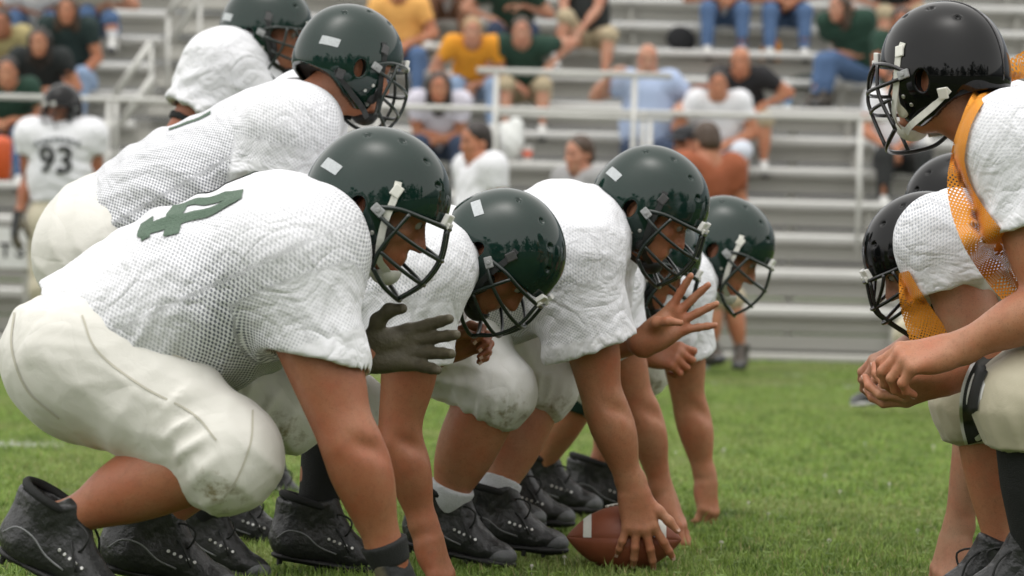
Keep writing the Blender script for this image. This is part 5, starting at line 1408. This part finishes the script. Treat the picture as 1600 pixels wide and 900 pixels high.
# ---- defenders (facing left)
DEF = 'defenders in black helmets'
d = 7.25
J = joints(d, pel=(1745, 455), chest=(1655, 275), head=(1474, 98), sh_n=(1590, 232, -.21), sh_f=(1570, 210, .20),
           el_n=(1648, 478, -.26), wr_n=(1486, 548, -.20), el_f=(1655, 520, .2), wr_f=(1484, 590, -.02),
           hip_n=(1735, 500, -.12), hip_f=(1725, 500, .12), kn_n=(1600, 628, -.18), kn_f=(1530, 622, .18),
           an_n=(1618, 880, -.12), an_f=(1568, 880, .18), toe_n=(1500, 925, -.12), toe_f=(1452, 925, .18))
go('d1', J=J, label='nearest defender in glossy black helmet and orange mesh vest, hands together, khaki pants', group=DEF, facing=-1,
   fat=1.05, arm=1.08, pitch=2, yaw=-40, skin=SKIN_MID, seed=7.1, vox=.0064,
   hand_n=dict(fwd=nrm(V(-.94, -.05, -.18)), back=V(-.25, -.55, .8), thumb_side=V(-.2, .9, .2), curls=[(35, 50, 30), (42, 55, 30), (48, 55, 30), (52, 55, 30)], spread=(6, 2, -2, -8), thumb=(30, 40, 20, 20), s=1.12),
   hand_f=dict(fwd=nrm(V(-.90, -.12, -.28)), back=V(-.2, -.6, -.75), thumb_side=V(-.1, .6, .7), curls=[(20, 35, 25), (25, 40, 25), (30, 45, 25), (35, 45, 25)], spread=(8, 2, -4, -12), thumb=(35, 30, 20, 20), s=1.10),
   jersey=dict(sleeve=.50, hem=.098, low=.02), pants=dict(mat=MATS['pants_khaki'], hem=.20, hr=.074, kr=.088, f=1.06, dirt=.2), helmet=BH, sock_n=('black_sock', .97))
d = 7.95
J = joints(d, pel=(1690, 455), chest=(1590, 400), head=(1440, 388), sh_n=(1478, 385, -.2), sh_f=(1500, 380, .2),
           el_n=(1546, 560, -.20), wr_n=(1494, 838, -.10), el_f=(1480, 545, .2), wr_f=(1425, 545, .1),
           hip_n=(1690, 500, -.12), hip_f=(1680, 500, .12), kn_n=(1640, 650, -.12), kn_f=(1600, 650, .2),
           an_n=(1720, 830, -.1), an_f=(1690, 820, .2), toe_n=(1620, 905, -.1), toe_f=(1600, 895, .2))
go('d2', J=J, label='crouching defender, head down, one bare arm planted on the grass, orange vest', group=DEF, facing=-1,
   fat=1.05, arm=1.12, pitch=32, yaw=0, skin=SKIN_FAIR, seed=8.1, vox=.0068,
   hand_n=dict(fwd=nrm(V(-.3, -.05, -.94)), back=V(-.7, -.6, .3), thumb_side=V(-.3, -.8, 0), curls=[(15, 25, 15)] * 4, thumb=(45, 20, 10, 10), s=1.05),
   hand_f=dict(fwd=V(-.8, 0, -.5), back=V(-.3, -.6, .6), thumb_side=V(0, .5, .6), curls=[(30, 40, 30)] * 4),
   jersey=dict(sleeve=.30, hem=.100, sr=1.08), pants=dict(mat=MATS['pants_khaki']), helmet=dict(BH, seam=False), sock=('black_sock', .4))
d = 8.9
J = joints(d, pel=(1740, 450), chest=(1640, 400), head=(1496, 316), sh_n=(1560, 390, -.2), sh_f=(1560, 380, .2),
           el_n=(1600, 560, -.2), wr_n=(1590, 700, -.1), el_f=(1560, 540, .2), wr_f=(1540, 700, .1),
           hip_n=(1740, 490, -.12), hip_f=(1730, 490, .12), kn_n=(1690, 620, -.12), kn_f=(1660, 620, .2),
           an_n=(1770, 780, -.1), an_f=(1740, 780, .2), toe_n=(1690, 840, -.1), toe_f=(1660, 840, .2))
go('d3', J=J, label='defender behind the other two, only the top of his black helmet showing', group=DEF, facing=-1,
   fat=1.0, pitch=20, yaw=0, skin=SKIN_MID, seed=9.1, vox=.009,
   jersey=dict(), pants=dict(mat=MATS['pants_khaki']), helmet=dict(BH, seam=False), sock=('black_sock', .4))
d = 16.9
J = joints(d, pel=(1560, 420), chest=(1530, 350), head=(1500, 300), sh_n=(1505, 345, -.2), sh_f=(1505, 345, .2),
           el_n=(1505, 430, -.2), wr_n=(1480, 500, -.1), el_f=(1510, 430, .2), wr_f=(1470, 500, .2),
           hip_n=(1560, 440, -.1), hip_f=(1550, 440, .12), kn_n=(1525, 540, -.1), kn_f=(1425, 520, .15),
           an_n=(1530, 618, -.1), an_f=(1388, 596, .1), toe_n=(1475, 642, -.1), toe_f=(1328, 628, .1))
go('d4', J=J, label='distant defender whose black shoe with white sole shows below the clasped hands', group=DEF, facing=-1,
   fat=1.0, pitch=10, yaw=0, skin=SKIN_MID, seed=9.7, vox=.014, eyes=False, jersey=dict(), pants=dict(mat=MATS['pants_khaki']), helmet=dict(BH, seam=False), sock=('black_sock', .5), white_sole=True)

# ---- numbers, vests, stripes
def num(key, txt, px, py, dd, size, mat='number_green', xs=.85, tilt=0.0, sp=1.0):
    r = PL[key]; lat, axt, th = r['frames']; c = trace(r['jshape'], px, py, dd - .6, dd + .6)
    if c is None: return
    text_on(r['jshape'], txt, c, -lat * r.get('facing', 1) + axt * tilt, axt, size, r['base'], r['jersey_ob'], MATS[mat], xs=xs, space=sp)
r = PL['p74']; lat, axt, th = r['frames']
block_digits(r['jshape'], '74', r['jshape'].project((lerp(r['J']['pel'], r['J']['chest'], .86) - th * .2)[None], 6)[0] - lat * .03, -lat, axt, .22, r['base'], r['jersey_ob'], MATS['number_green'])
num('qb', '1', 292, 190, 8.75, .16)
r = PL['d1']
band(r['jshape'], [(1640, 92), (1585, 108), (1540, 138), (1510, 190), (1496, 250), (1502, 305), (1535, 372), (1590, 440), (1660, 500)], [60, 34, 24, 18, 22, 42, 64, 75, 80], 6.6, 7.9, r['base'], r['root'], MATS['orange_net'], 'orange_vest', nw=8, ns=8, off=.007, free=[7.3, 7.3, 7.25, 7.2, 7.12, 7.1, 7.14, 7.2, 7.2], loose=.05)
r = PL['d2']
band(r['jshape'], [(1412, 425), (1425, 470), (1448, 520), (1478, 575), (1500, 620)], [16, 40, 58, 50, 30], 7.4, 8.6, r['base'], r['root'], MATS['orange_net'], 'orange_vest', nw=8, ns=8, off=.007, free=[7.75, 7.75, 7.75, 7.8, 7.85], loose=.04)
r = PL['d1']
for wd, mt, of in ((34, simple('stripe_white', (.7, .7, .68), .7), .0025), (24, MATS['number_black'], .0050)):
    band(r['tshape'], [(1560, 540), (1530, 580), (1517, 620), (1517, 660), (1524, 692)], [wd] * 3, 6.7, 7.9, r['base'], r['pants_ob'], mt, 'side_stripe', nw=4, ns=8, off=of)

r = PL['p74']; sm = simple('seam_thread', (.50, .48, .40), .8)
for path in ([(128, 492), (152, 548), (222, 603), (300, 645), (338, 688)], [(22, 488), (18, 545), (42, 610), (92, 655)], [(225, 515), (260, 548), (300, 560), (330, 545)], [(395, 640), (392, 690), (372, 745), (350, 778)]):
    band(r['tshape'], path, [3.2] * 3, 6.3, 7.3, r['base'], r['pants_ob'], sm, 'seam', nw=1, ns=8, off=.0016, loose=.08)
# ------------------------------------------------------------------ football
BD = 8.385
bc = P(975, 843, BD); bc[2] = .082
ball = thing('football', (bc[0], bc[1], 0), 'brown leather football with white stripes resting in the grass', 'ball')
tl = R(1.0)
def ball_pt(t, a, off=0):
    """t -1..1 along the long axis, a angle round it (0 = away from camera's right, 90 = up)"""
    r = .0815 * max(1 - abs(t) ** 2.05, 0) ** .86 + off
    return V(.1405 * t, r * math.cos(a), .082 + r * math.sin(a))
def leather():
    m, nt, b = mat_new('ball_leather'); tc = N(nt, 'ShaderNodeTexCoord')
    vo = N(nt, 'ShaderNodeTexVoronoi', Scale=420.0); nt.links.new(tc.outputs['Object'], vo.inputs['Vector'])
    n1 = N(nt, 'ShaderNodeTexNoise', Scale=14.0, Detail=6.0); nt.links.new(tc.outputs['Object'], n1.inputs['Vector'])
    nt.links.new(MIXC(nt, n1.outputs[0], (.15, .036, .016), (.29, .085, .040)), b.inputs['Base Color']); b.inputs['Roughness'].default_value = .48
    bp = N(nt, 'ShaderNodeBump', Strength=.35, Distance=.001, invert=True); nt.links.new(vo.outputs[0], bp.inputs['Height']); nt.links.new(bp.outputs[0], b.inputs['Normal']); return m
LE = leather()
ts = np.sin(np.linspace(-math.pi / 2, math.pi / 2, 41)); SE = [R(-4), R(86), R(176), R(266)]
for k in range(4):                                              # four leather panels, dipping at the seams
    a0, a1 = SE[k], SE[k] + R(90); n = 14; vs, fs = [], []
    for i, t in enumerate(ts):
        for j in range(n + 1):
            a = a0 + (a1 - a0) * j / n; e = min(j, n - j)
            vs.append(ball_pt(t, a, (-.0022, -.0004, 0)[min(e, 2)] * (1 if abs(t) < .97 else 0)))
    for i in range(len(ts) - 1):
        for j in range(n): fs.append((i * (n + 1) + j, i * (n + 1) + j + 1, (i + 1) * (n + 1) + j + 1, (i + 1) * (n + 1) + j))
    me = np_mesh('ball_panel', vs, np.array(fs)); obj('panel', me, LE, ball)
for t0, t1, a0, a1 in ((-.72, -.58, -2, 84), (-.72, -.58, 88, 178), (.58, .72, -2, 84), (.58, .72, 88, 178)):
    vs, fs = [], []
    for i in range(5):
        for j in range(17): vs.append(ball_pt(t0 + (t1 - t0) * i / 4, R(a0 + 3 + (a1 - a0 - 6) * j / 16), .0008))
    fs = [(i * 17 + j, i * 17 + j + 1, i * 17 + j + 18, i * 17 + j + 17) for i in range(4) for j in range(16)]
    obj('stripe', np_mesh('stripe', vs, np.array(fs)), simple('stripe_paint', (.66, .66, .62), .6, .15, 60), ball)
b = MB()
b.tube([ball_pt(t, R(86), .0025) for t in np.linspace(-.34, .34, 9)], .0028, 6, 2)
b.build('lace_cord', simple('lace_white', (.70, .70, .66), .6), ball, smooth=True)
for k in range(8):
    t = -.30 + k * .086; b = MB(); b.tube([ball_pt(t, R(86 + q), .003 if abs(q) < 6 else .0015) for q in (-10, -4, 4, 10)], .0026, 6, 2); b.build('lace', simple('lace_white', (.7, .7, .66), .6), ball, smooth=True)
vs = []
for i in range(6):
    for j in range(5): vs.append(ball_pt(.50 + .13 * i / 5, R(184 - 25 + 3 * 0 + 12 * (j / 4) + 0), .0012))
obj('label_patch', np_mesh('label_patch', vs, np.array([(i * 5 + j, i * 5 + j + 1, i * 5 + j + 6, i * 5 + j + 5) for i in range(5) for j in range(4)])), simple('label_blue', (.35, .47, .62), .5, .5, 180), ball)
# ------------------------------------------------------------------ people in the stands
def cloth(name, col, sc=60): return simple('cloth_' + name, col, .85, .14, sc, .35, 45)
MATS['sneaker_white'] = simple('sneaker_white', (.58, .58, .56), .5, .2, 40)
MATS['sandal'] = simple('sandal', (.05, .04, .03), .6)
HAIR_D = simple('hair_dark', (.018, .012, .009), .5, .5, 90); HAIR_B = simple('hair_brown', (.055, .032, .018), .5, .5, 90); HAIR_L = simple('hair_blond', (.34, .22, .11), .5, .4, 90); HAIR_G = simple('hair_grey', (.16, .13, .11), .6, .4, 90)
SK = [SKIN_MID, SKIN_FAIR, SKIN_TAN]
CROWD = {}
def facing_axes(yaw, pitch=0):
    """yaw 0 = looking at the camera, positive turns to the picture's left"""
    M = Matrix.Rotation(-math.pi / 2 - R(yaw), 3, 'Z') @ Matrix.Rotation(R(pitch), 3, 'Y')
    return np.array(M).T
def spectator(key, J, label, yaw, shirt, legs, skin=0, hair=('short', HAIR_D), bare=False, shoes='sneaker_white', pitch=5, fat=.95, jk=None, tk=None, hands=True, group='spectators on the bleachers', vox=.0205, sock=None, sh_s=.95):
    A = facing_axes(yaw, pitch); F = A[0]
    for s_ in 'nf': J['shinfront_' + s_] = V(F[0], F[1], 0)
    for s_ in 'nf':
        if 'toe_' + s_ not in J and J['an_' + s_][2] > -5: J['toe_' + s_] = J['an_' + s_] + V(F[0], F[1], 0) * .2 + V(0, 0, -.075)
    hd = {}
    for s_ in 'nf':
        fw = nrm(J['wr_' + s_] - J['el_' + s_])
        hd['hand_' + s_] = dict(fwd=fw + V(0, 0, -.2), back=V(F[0] * .4, F[1] * .4, .8), thumb_side=(J['wr_f'] - J['wr_n']) * (1 if s_ == 'n' else -1) + V(1e-3, 0, 0), curls=[(25, 35, 20)] * 4) if hands else None
    spec = dict(J=J, label=label, group=group, base=V(J['pel'][0], J['pel'][1], 0) if False else V(J['pel'][0], J['pel'][1], min(J['an_n'][2], J['an_f'][2]) - .09), headA=A, facing=-1, fat=fat, skin=SK[skin], vox=vox, eyes=False, nails=False, seed=len(CROWD) * 1.37,
                jersey=dict(dict(name='shirt', mat=shirt, pad=.80, w=1.36, sleeve=.55, hem=.075, sr=.88, low=.03, fold=1.2, r0=.135, r1=.132, r2=.125, f=1.0), **(jk or {})),
                pants=dict(dict(name='shorts' if bare else 'trousers', mat=legs, plain=1, hem=-.12 if False else (.02 if bare else .92), kr=.078 if not bare else .085, hr=.06 if not bare else .085, dirt=0, fold=1.0, f=.95), **(tk or {})),
                hair=dict(style=hair[0], mat=hair[1]) if hair else None, shoe_col=shoes, sock=sock, shoe_s=sh_s, **hd)
    CROWD[key] = person(spec); return CROWD[key]
def seated(key, row, hx, hy, label, shirt, legs, yaw=0, knees=None, hands=None, s=1.0, spread=.16, feet=None, **kw):
    """someone on a plank: hx, hy head centre in the photo"""
    dd = row_d(row) + .10; zs = row_z(row)
    hip = P(hx if 'hipx' not in kw else kw.pop('hipx'), 300, dd); hip = V(hip[0], dd, zs + .10 * s)
    hz = P(hx, hy, dd)[2]
    lean = .12
    for _ in range(6):
        hd = P(hx, hy, dd - lean); v = hd - hip; dz = v[2]; lean = math.sqrt(max((.70 * s) ** 2 - min(dz, .69 * s) ** 2 - v[0] ** 2, .002))
    head = P(hx, hy, dd - lean)
    Fw = V(-math.sin(R(yaw)), -math.cos(R(yaw)), 0); L = V(Fw[1] * -1, Fw[0], 0); L = V(1, 0, 0) if abs(yaw) < 50 else nrm(np.cross(V(0, 0, 1), Fw)) * -1
    neck = lerp(hip, head, .74); chest = lerp(hip, head, .62)
    J = dict(pel=hip + V(0, 0, .0), chest=chest, head=head, sh_n=neck - L * .185 * s, sh_f=neck + L * .185 * s)
    for s_, q in (('n', -1), ('f', 1)):
        J['hip_' + s_] = hip + L * q * .095 * s + V(0, 0, -.02)
        k = hip + Fw * .43 * s + L * q * spread * s + V(0, 0, .02)
        if knees: k = P(knees[0 if q < 0 else 1][0], knees[0 if q < 0 else 1][1], k[1] if abs(yaw) < 50 else dd)
        J['kn_' + s_] = k
        a = k + V(0, 0, -1) * .40 * s + Fw * .02; a[2] = max(a[2], zs - .40 + .09)
        if feet: a = P(feet[0 if q < 0 else 1][0], feet[0 if q < 0 else 1][1], k[1] - .02)
        J['an_' + s_] = a
        w = lerp(hip, k, .85) + V(0, 0, .11) - L * q * .06
        if hands: w = P(hands[0 if q < 0 else 1][0], hands[0 if q < 0 else 1][1], hands[2] + dd if len(hands) > 2 else k[1] + .08)
        J['wr_' + s_] = w; sh = J['sh_' + s_]
        mid = (sh + w) / 2; half = np.linalg.norm(w - sh) / 2; ln = .285 * s
        drop = math.sqrt(max(ln * ln - half * half, .0025)); bend = orth(V(q * .75 * L[0], q * .75 * L[1], -.55) - Fw * .25, w - sh)
        J['el_' + s_] = mid + bend * drop
    return spectator(key, J, label, yaw, shirt, legs, **kw)
def standing(key, d, hx, hy, label, yaw, shirt, legs, stoop=0.0, **kw):
    head = P(hx, hy, d); F = V(-math.sin(R(yaw)), -math.cos(R(yaw)), 0); L = nrm(np.cross(V(0, 0, 1), F)) * -1
    h = head[2]; hip = V(head[0], head[1], 0) - F * stoop + V(0, 0, h * .55); neck = head - V(0, 0, .19) - F * .03
    J = dict(pel=hip, chest=lerp(hip, neck, .78), head=head, sh_n=neck - L * .19, sh_f=neck + L * .19)
    for s_, q in (('n', -1), ('f', 1)):
        J['hip_' + s_] = hip + L * q * .09 - V(0, 0, .03); J['kn_' + s_] = V(hip[0], hip[1], h * .29) + L * q * .11 + F * .03
        J['an_' + s_] = V(hip[0], hip[1], .09) + L * q * .13 - F * .02
        J['el_' + s_] = J['sh_' + s_] + V(0, 0, -.28) + L * q * .06 - F * .03; J['wr_' + s_] = J['el_' + s_] + F * .12 + V(0, 0, -.2)
    J.update(kw.pop('fix', {}))
    return spectator(key, J, label, yaw, shirt, legs, group=kw.pop('group', 'people standing in front of the bleachers'), **kw)
jeans = cloth('jeans', (.075, .135, .26)); jeans_d = cloth('dark_jeans', (.028, .045, .085)); jeans_l = cloth('light_jeans', (.24, .33, .48)); khaki = cloth('khaki', (.42, .35, .23)); white = cloth('white', (.74, .75, .78)); greent = cloth('green', (.012, .045, .028)); dark = cloth('dark', (.014, .018, .018)); orange = cloth('orange', (.72, .30, .02)); blue = cloth('blue', (.40, .49, .68)); rust = cloth('rust', (.30, .085, .035)); tan = cloth('tan', (.40, .34, .16)); blackp = cloth('black_print', (.02, .022, .022), 12); gold = cloth('gold', (.78, .42, .12)); print_ = cloth('print', (.60, .58, .66), 24)
# right-hand block
seated('r1', 4, 1122, 128, 'man in plain white tee and pale shorts sitting just behind the rail', white, cloth('pale', (.62, .66, .74)), hair=('short', HAIR_D), bare=True, fat=1.02, hands=((1100, 225), (1135, 225)))
seated('r2', 5, 1157, 92, 'balding man in black jersey with yellow cuff, hand at his mouth', cloth('black', (.012, .012, .014)), khaki, hair=('bald', HAIR_B), bare=True, hands=((1148, 118), (1192, 165)), skin=0)
seated('r3', 7, 1312, 8, 'long-haired woman in green tee and jeans resting chin on hand', greent, jeans, yaw=42, hair=('long', HAIR_B), skin=1, hands=((1322, 28), (1300, 82)), knees=((1300, 92), (1285, 95)), feet=((1290, 150), (1272, 155)), hipx=1345, shoes='sandal')
seated('r4', 6, 1408, 30, 'bare-legged person in green shirt half hidden behind the black helmet', greent, khaki, skin=2, bare=True)
seated('r5', 4, 1402, 122, 'man in white tee and black patterned shorts with clasped hands', white, blackp, skin=0, hands=((1388, 232), (1398, 236)), fat=1.02)
seated('t1', 9, 1122, -70, 'person in blue jeans on the top row, only the legs in view', white, jeans, bare=False)
seated('t2', 9, 1218, -70, 'person in jeans beside the orange bag on the top row', dark, jeans, bare=False)
seated('t3', 9, 1395, -60, 'person on the top row leaning bare forearms forward above the black helmet', dark, khaki, hands=((1372, 10), (1390, 14)), skin=1, bare=True)
# middle block
seated('m6', 4, 1012, 88, 'big bald man in light blue polo holding the short rail', blue, jeans_d, hair=('bald', HAIR_G), skin=1, fat=1.18, hands=((955, 116), (1066, 165), -.25), pitch=12)
seated('m2', 6, 738, 45, 'blond girl in bright orange tee with hands between her knees', orange, jeans_l, hair=('short', HAIR_L), skin=1, fat=.9, hands=((722, 132), (738, 134)))
seated('m3', 6, 815, 45, 'young man in dark green tee and khaki shorts', greent, khaki, hair=('short', HAIR_B), bare=True, skin=1, hands=((806, 132), (862, 98)))
seated('m4', 8, 796, -40, 'person in green tee with yellow print, arm stretched across', greent, jeans_d, hands=((770, 30), (815, 8)), skin=1)
seated('m5', 8, 915, -62, 'person in black tee and khaki shorts with white sneakers', dark, khaki, bare=True, skin=1, knees=((884, 28), (952, 55)), feet=((868, 96), (943, 126)), hands=((895, 48), (905, 50)), sock=('white_sock', .2))
seated('m1', 7, 622, -22, 'person in golden yellow tee behind the leaning helmet', gold, jeans, skin=0, hair=('short', HAIR_B))
seated('m7', 4, 686, 132, 'dark-haired woman in white printed top with folded arms', print_, jeans_d, hair=('long', HAIR_D), skin=0, fat=.95, hands=((705, 215), (668, 225)))
seated('t4', 9, 693, -70, 'person in brown trousers on the top row', white, cloth('brown', (.16, .075, .04)), skin=0)
# left-hand block
seated('l2', 5, 62, 62, 'dark-haired woman in black tee with grey print', dark, greent, hair=('long', HAIR_D), skin=0, fat=.92)
seated('l3', 6, 105, 12, 'long-haired person in dark green tee with arm on jeans knee', cloth('deep_green', (.012, .028, .026)), jeans_l, hair=('long', HAIR_B), skin=0, hands=((96, 120), (118, 126)))
seated('l1', 6, 2, 32, 'man in green and tan shirt cut off by the left edge', tan, greent, skin=2, hair=('short', HAIR_D), fat=1.08)
seated('l4', 8, 55, -35, 'person in white shirt with crossed arms and jeans, top left', white, jeans, skin=0, hands=((40, 14), (70, 12)))
seated('l5', 8, 140, -42, 'bare-armed person in blue shorts with white socks and sneakers', cloth('cream', (.6, .56, .45)), jeans, skin=1, hands=((130, 12), (165, 8)), bare=True, sock=('white_sock', .5), knees=((136, 22), (172, 30)), feet=((150, 72), (176, 66)))
seated('l6', 4, 12, 108, 'person in green tee and blue jeans below the rail at the left edge', greent, jeans, skin=0)
# people standing at the foot of the bleachers
standing('m8', 22.3, 745, 216, 'dark-haired man in white tee standing in profile', 62, white, jeans_d, hair=('short', HAIR_D), skin=0, stoop=.06, fat=1.05)
standing('m9', 22.8, 906, 236, 'brown-haired person, only the head showing above a white jersey', 50, cloth('grey', (.3, .3, .3)), jeans, hair=('short', HAIR_B), skin=1)
standing('m10', 23.2, 1072, 222, 'man in black cap beside the person in rust-coloured tee', 30, rust, khaki, hair=('short', HAIR_D), skin=2, bare=True, shoes='sneaker_white')
standing('m11', 22.6, 1104, 216, 'stooped person in rust-brown tee seen from behind, bare legs and sandals', 150, rust, khaki, hair=('short', HAIR_B), skin=0, bare=True, shoes='sandal', stoop=-.14, fat=1.1, pitch=12,
         fix=dict(kn_n=P(1112, 470, 22.5), kn_f=P(1142, 470, 22.6), an_n=P(1112, 548, 22.5), an_f=P(1158, 552, 22.6), toe_n=P(1128, 560, 22.3), toe_f=P(1150, 572, 22.4)))
# cap of the man beside
c_ = CROWD['m10']; A_ = c_['headA']; fc = c_['J']['head'] + V(.006, 0, -.022) @ A_
Hs = Shape(); Hs.slack = 3; Hs.ell(fc + V(-.005, 0, .075) @ A_, V(.108, .09, .062), A_, k=0); Hs.cut(fc + V(0, 0, .045) @ A_, -A_[2]); Hs.ell(fc + V(.12, 0, .05) @ A_, V(.075, .075, .012), A_, k=.01)
v, f = Hs.mesh(.012); obj('cap', np_mesh('cap', v - c_['base'], f), cloth('cap', (.02, .021, .024)), c_['root'])

# ---- number 93 on the sideline
d = 23.3
J = joints(d, pel=(92, 318), chest=(95, 238), head=(97, 162), sh_n=(48, 212), sh_f=(143, 212), el_n=(44, 285, .02), wr_n=(28, 340, -.06), el_f=(152, 285, .02), wr_f=(165, 335, -.06),
           hip_n=(68, 345), hip_f=(116, 345), kn_n=(66, 450, -.06), kn_f=(122, 450, -.06), an_n=(62, 545, 0), an_f=(128, 545, 0))
J['an_n'][2] = J['an_f'][2] = .09
for s_ in 'nf': J['toe_' + s_] = J['an_' + s_] + V(-.03, -.2, -.075); J['shinfront_' + s_] = V(0, -1, 0)
PL['s93'] = person(dict(J=J, base=V(J['pel'][0], d, 0), label='player number 93 in black helmet and khaki pants standing on the sideline', headA=facing_axes(28, 8), facing=-1, fat=1.0, skin=SKIN_TAN, vox=.013, eyes=False, seed=2.2,
    hand_n=dict(fwd=V(-.15, -.2, -1), back=V(-.8, -.5, 0), thumb_side=V(.3, -1, 0), curls=[(15, 20, 15)] * 4, spread=(16, 4, -8, -18), glove=1, s=1.2),
    hand_f=dict(fwd=V(.15, -.2, -1), back=V(.8, -.5, 0), thumb_side=V(-.3, -1, 0), curls=[(15, 20, 15)] * 4, glove=1),
    jersey=dict(pad=1.12, sleeve=.38, hem=.09, low=-.01, open=.3), pants=dict(mat=MATS['pants_khaki'], dirt=.2), helmet=dict(BH, seam=False, strap='black', jaw=(.02, .02, .02), s=1.0), sock=('black_sock', .6)))
r = PL['s93']
c = trace(r['jshape'], 87, 252, d - .6, d + .4); text_on(r['jshape'], '93', c, V(1, 0, 0), V(0, 0, 1), .25, r['base'], r['jersey_ob'], MATS['number_black'], 'number', off=.013, xs=1.0, sub=.012, bold=.02)
for k in range(8):                                    # arched lettering, too blurred to read in the photograph: dark marks only
    x = 54 + k * 9.2; y = 218 + ((k - 3.5) / 3.5) ** 2 * 7
    band(r['jshape'], [(x, y), (x + 3.3, y), (x + 6.6, y)], [9, 6, 10] if k % 2 else [10, 9, 6], d - .6, d + .4, r['base'], r['jersey_ob'], simple('faded_print', (.10, .115, .12), .8), 'lettering', nw=3, ns=2, off=.011)

# ------------------------------------------------------------------ things left on the planks
def blob(name, label, cat, c, parts, mat, h=.014, cut=None, disp=True):
    S = Shape()
    for q, r_ in parts: S.ell(np.asarray(c) + V(*q), V(*r_), k=.03)
    if cut is not None: S.cut(V(0, 0, cut), V(0, 0, -1))
    if disp: S.disp(fold(V(.7, .2, .6), 40, .012, seed=c[0]))
    v, f = S.mesh(h); b = V(c[0], c[1], cut if cut is not None else c[2])
    return tag(obj(name, np_mesh(name, v - b, f), mat, None, tuple(b)), label, cat)
q = P(800, 168, 28.0); blob('plastic_bag', 'white plastic bag on the plank by the young man in khaki shorts', 'bag', V(q[0], row_d(4) + .10, row_z(4) + .16), (((0, 0, 0), (.10, .09, .14)), ((.03, 0, .12), (.07, .05, .09)), ((-.07, 0, .1), (.04, .04, .07))), cloth('bag_white', (.74, .76, .74)), cut=row_z(4))
def lathe(name, label, cat, c, prof, mat, cap=None, capm=None):
    b = MB(); n = 14; vs = [(r_ * math.cos(2 * math.pi * k / n), r_ * math.sin(2 * math.pi * k / n), z) for r_, z in prof for k in range(n)]
    b.poly(vs, [(i * n + k, i * n + (k + 1) % n, (i + 1) * n + (k + 1) % n, (i + 1) * n + k) for i in range(len(prof) - 1) for k in range(n)] + [tuple(range(n))[::-1], tuple((len(prof) - 1) * n + k for k in range(n))])
    o = b.build(name, mat, None, tuple(c), smooth=True); tag(o, label, cat)
    if cap:
        b = MB(); vs = [(r_ * math.cos(2 * math.pi * k / n), r_ * math.sin(2 * math.pi * k / n), z) for r_, z in cap for k in range(n)]
        b.poly(vs, [(i * n + k, i * n + (k + 1) % n, (i + 1) * n + (k + 1) % n, (i + 1) * n + k) for i in range(len(cap) - 1) for k in range(n)] + [tuple((len(cap) - 1) * n + k for k in range(n))])
        b.build('band', capm, o, smooth=True)
    return o
q = P(1232, 118, row_d(6) + .12); lathe('water_bottle', 'small water bottle with blue label on a seat plank', 'bottle', (q[0], row_d(6) + .12, row_z(6)), [(.030, 0), (.034, .01), (.034, .14), (.028, .17), (.013, .195), (.013, .22)], simple('bottle_clear', (.62, .66, .68), .15), [(.0352, .03), (.0352, .10)], simple('bottle_label', (.05, .14, .26), .5))
q = P(835, 190, row_d(4)); lathe('paper_cup', 'red and white paper cup beside the white plastic bag', 'cup', (q[0] - .05, row_d(4) + .06, row_z(4)), [(.030, 0), (.044, .13), (.046, .135)], simple('cup_white', (.7, .68, .66), .5), [(.0355, .04), (.0405, .09)], simple('cup_red', (.6, .09, .03), .5))
blob('orange_bag', 'orange cloth bag between two pairs of jeans on the top row', 'bag', V(P(1203, 20, row_d(9))[0], row_d(9) - .22, row_z(9) - .28), (((0, 0, 0), (.10, .09, .12)), ((.03, 0, .09), (.06, .06, .06))), cloth('bag_orange', (.62, .24, .03)), cut=row_z(9) - .40)
blob('red_blanket', 'red blanket lying along a plank', 'blanket', V(P(1140, 64, row_d(8))[0], row_d(8) - .18, row_z(8) - .37), (((0, 0, 0), (.36, .10, .035)), ((-.2, 0, .01), (.16, .1, .03))), cloth('blanket_red', (.42, .09, .035)), cut=row_z(8) - .398)
blob('dark_bag', 'dark bag on the planks left of the woman in jeans', 'bag', V(P(1262, 58, row_d(8))[0], row_d(8) - .16, row_z(8) - .30), (((0, 0, 0), (.17, .10, .10)),), cloth('bag_dark', (.012, .02, .017)), cut=row_z(8) - .398)
blob('black_seat_cushion', 'black cushion hanging over the edge of the top planks', 'cushion', V(P(1063, 14, row_d(9))[0], row_d(9) - .05, row_z(9) - .14), (((0, 0, 0), (.13, .03, .12)), ((.05, 0, -.02), (.1, .03, .1))), cloth('cushion', (.015, .016, .018)))
q = P(-4, 234, 24.6); lathe('drink_cooler', 'orange-red round cooler cut off by the left edge', 'cooler', (q[0], 24.6, q[2] - .22), [(.085, 0), (.10, .02), (.105, .26), (.10, .30), (.05, .32)], simple('cooler_orange', (.62, .10, .025), .4))
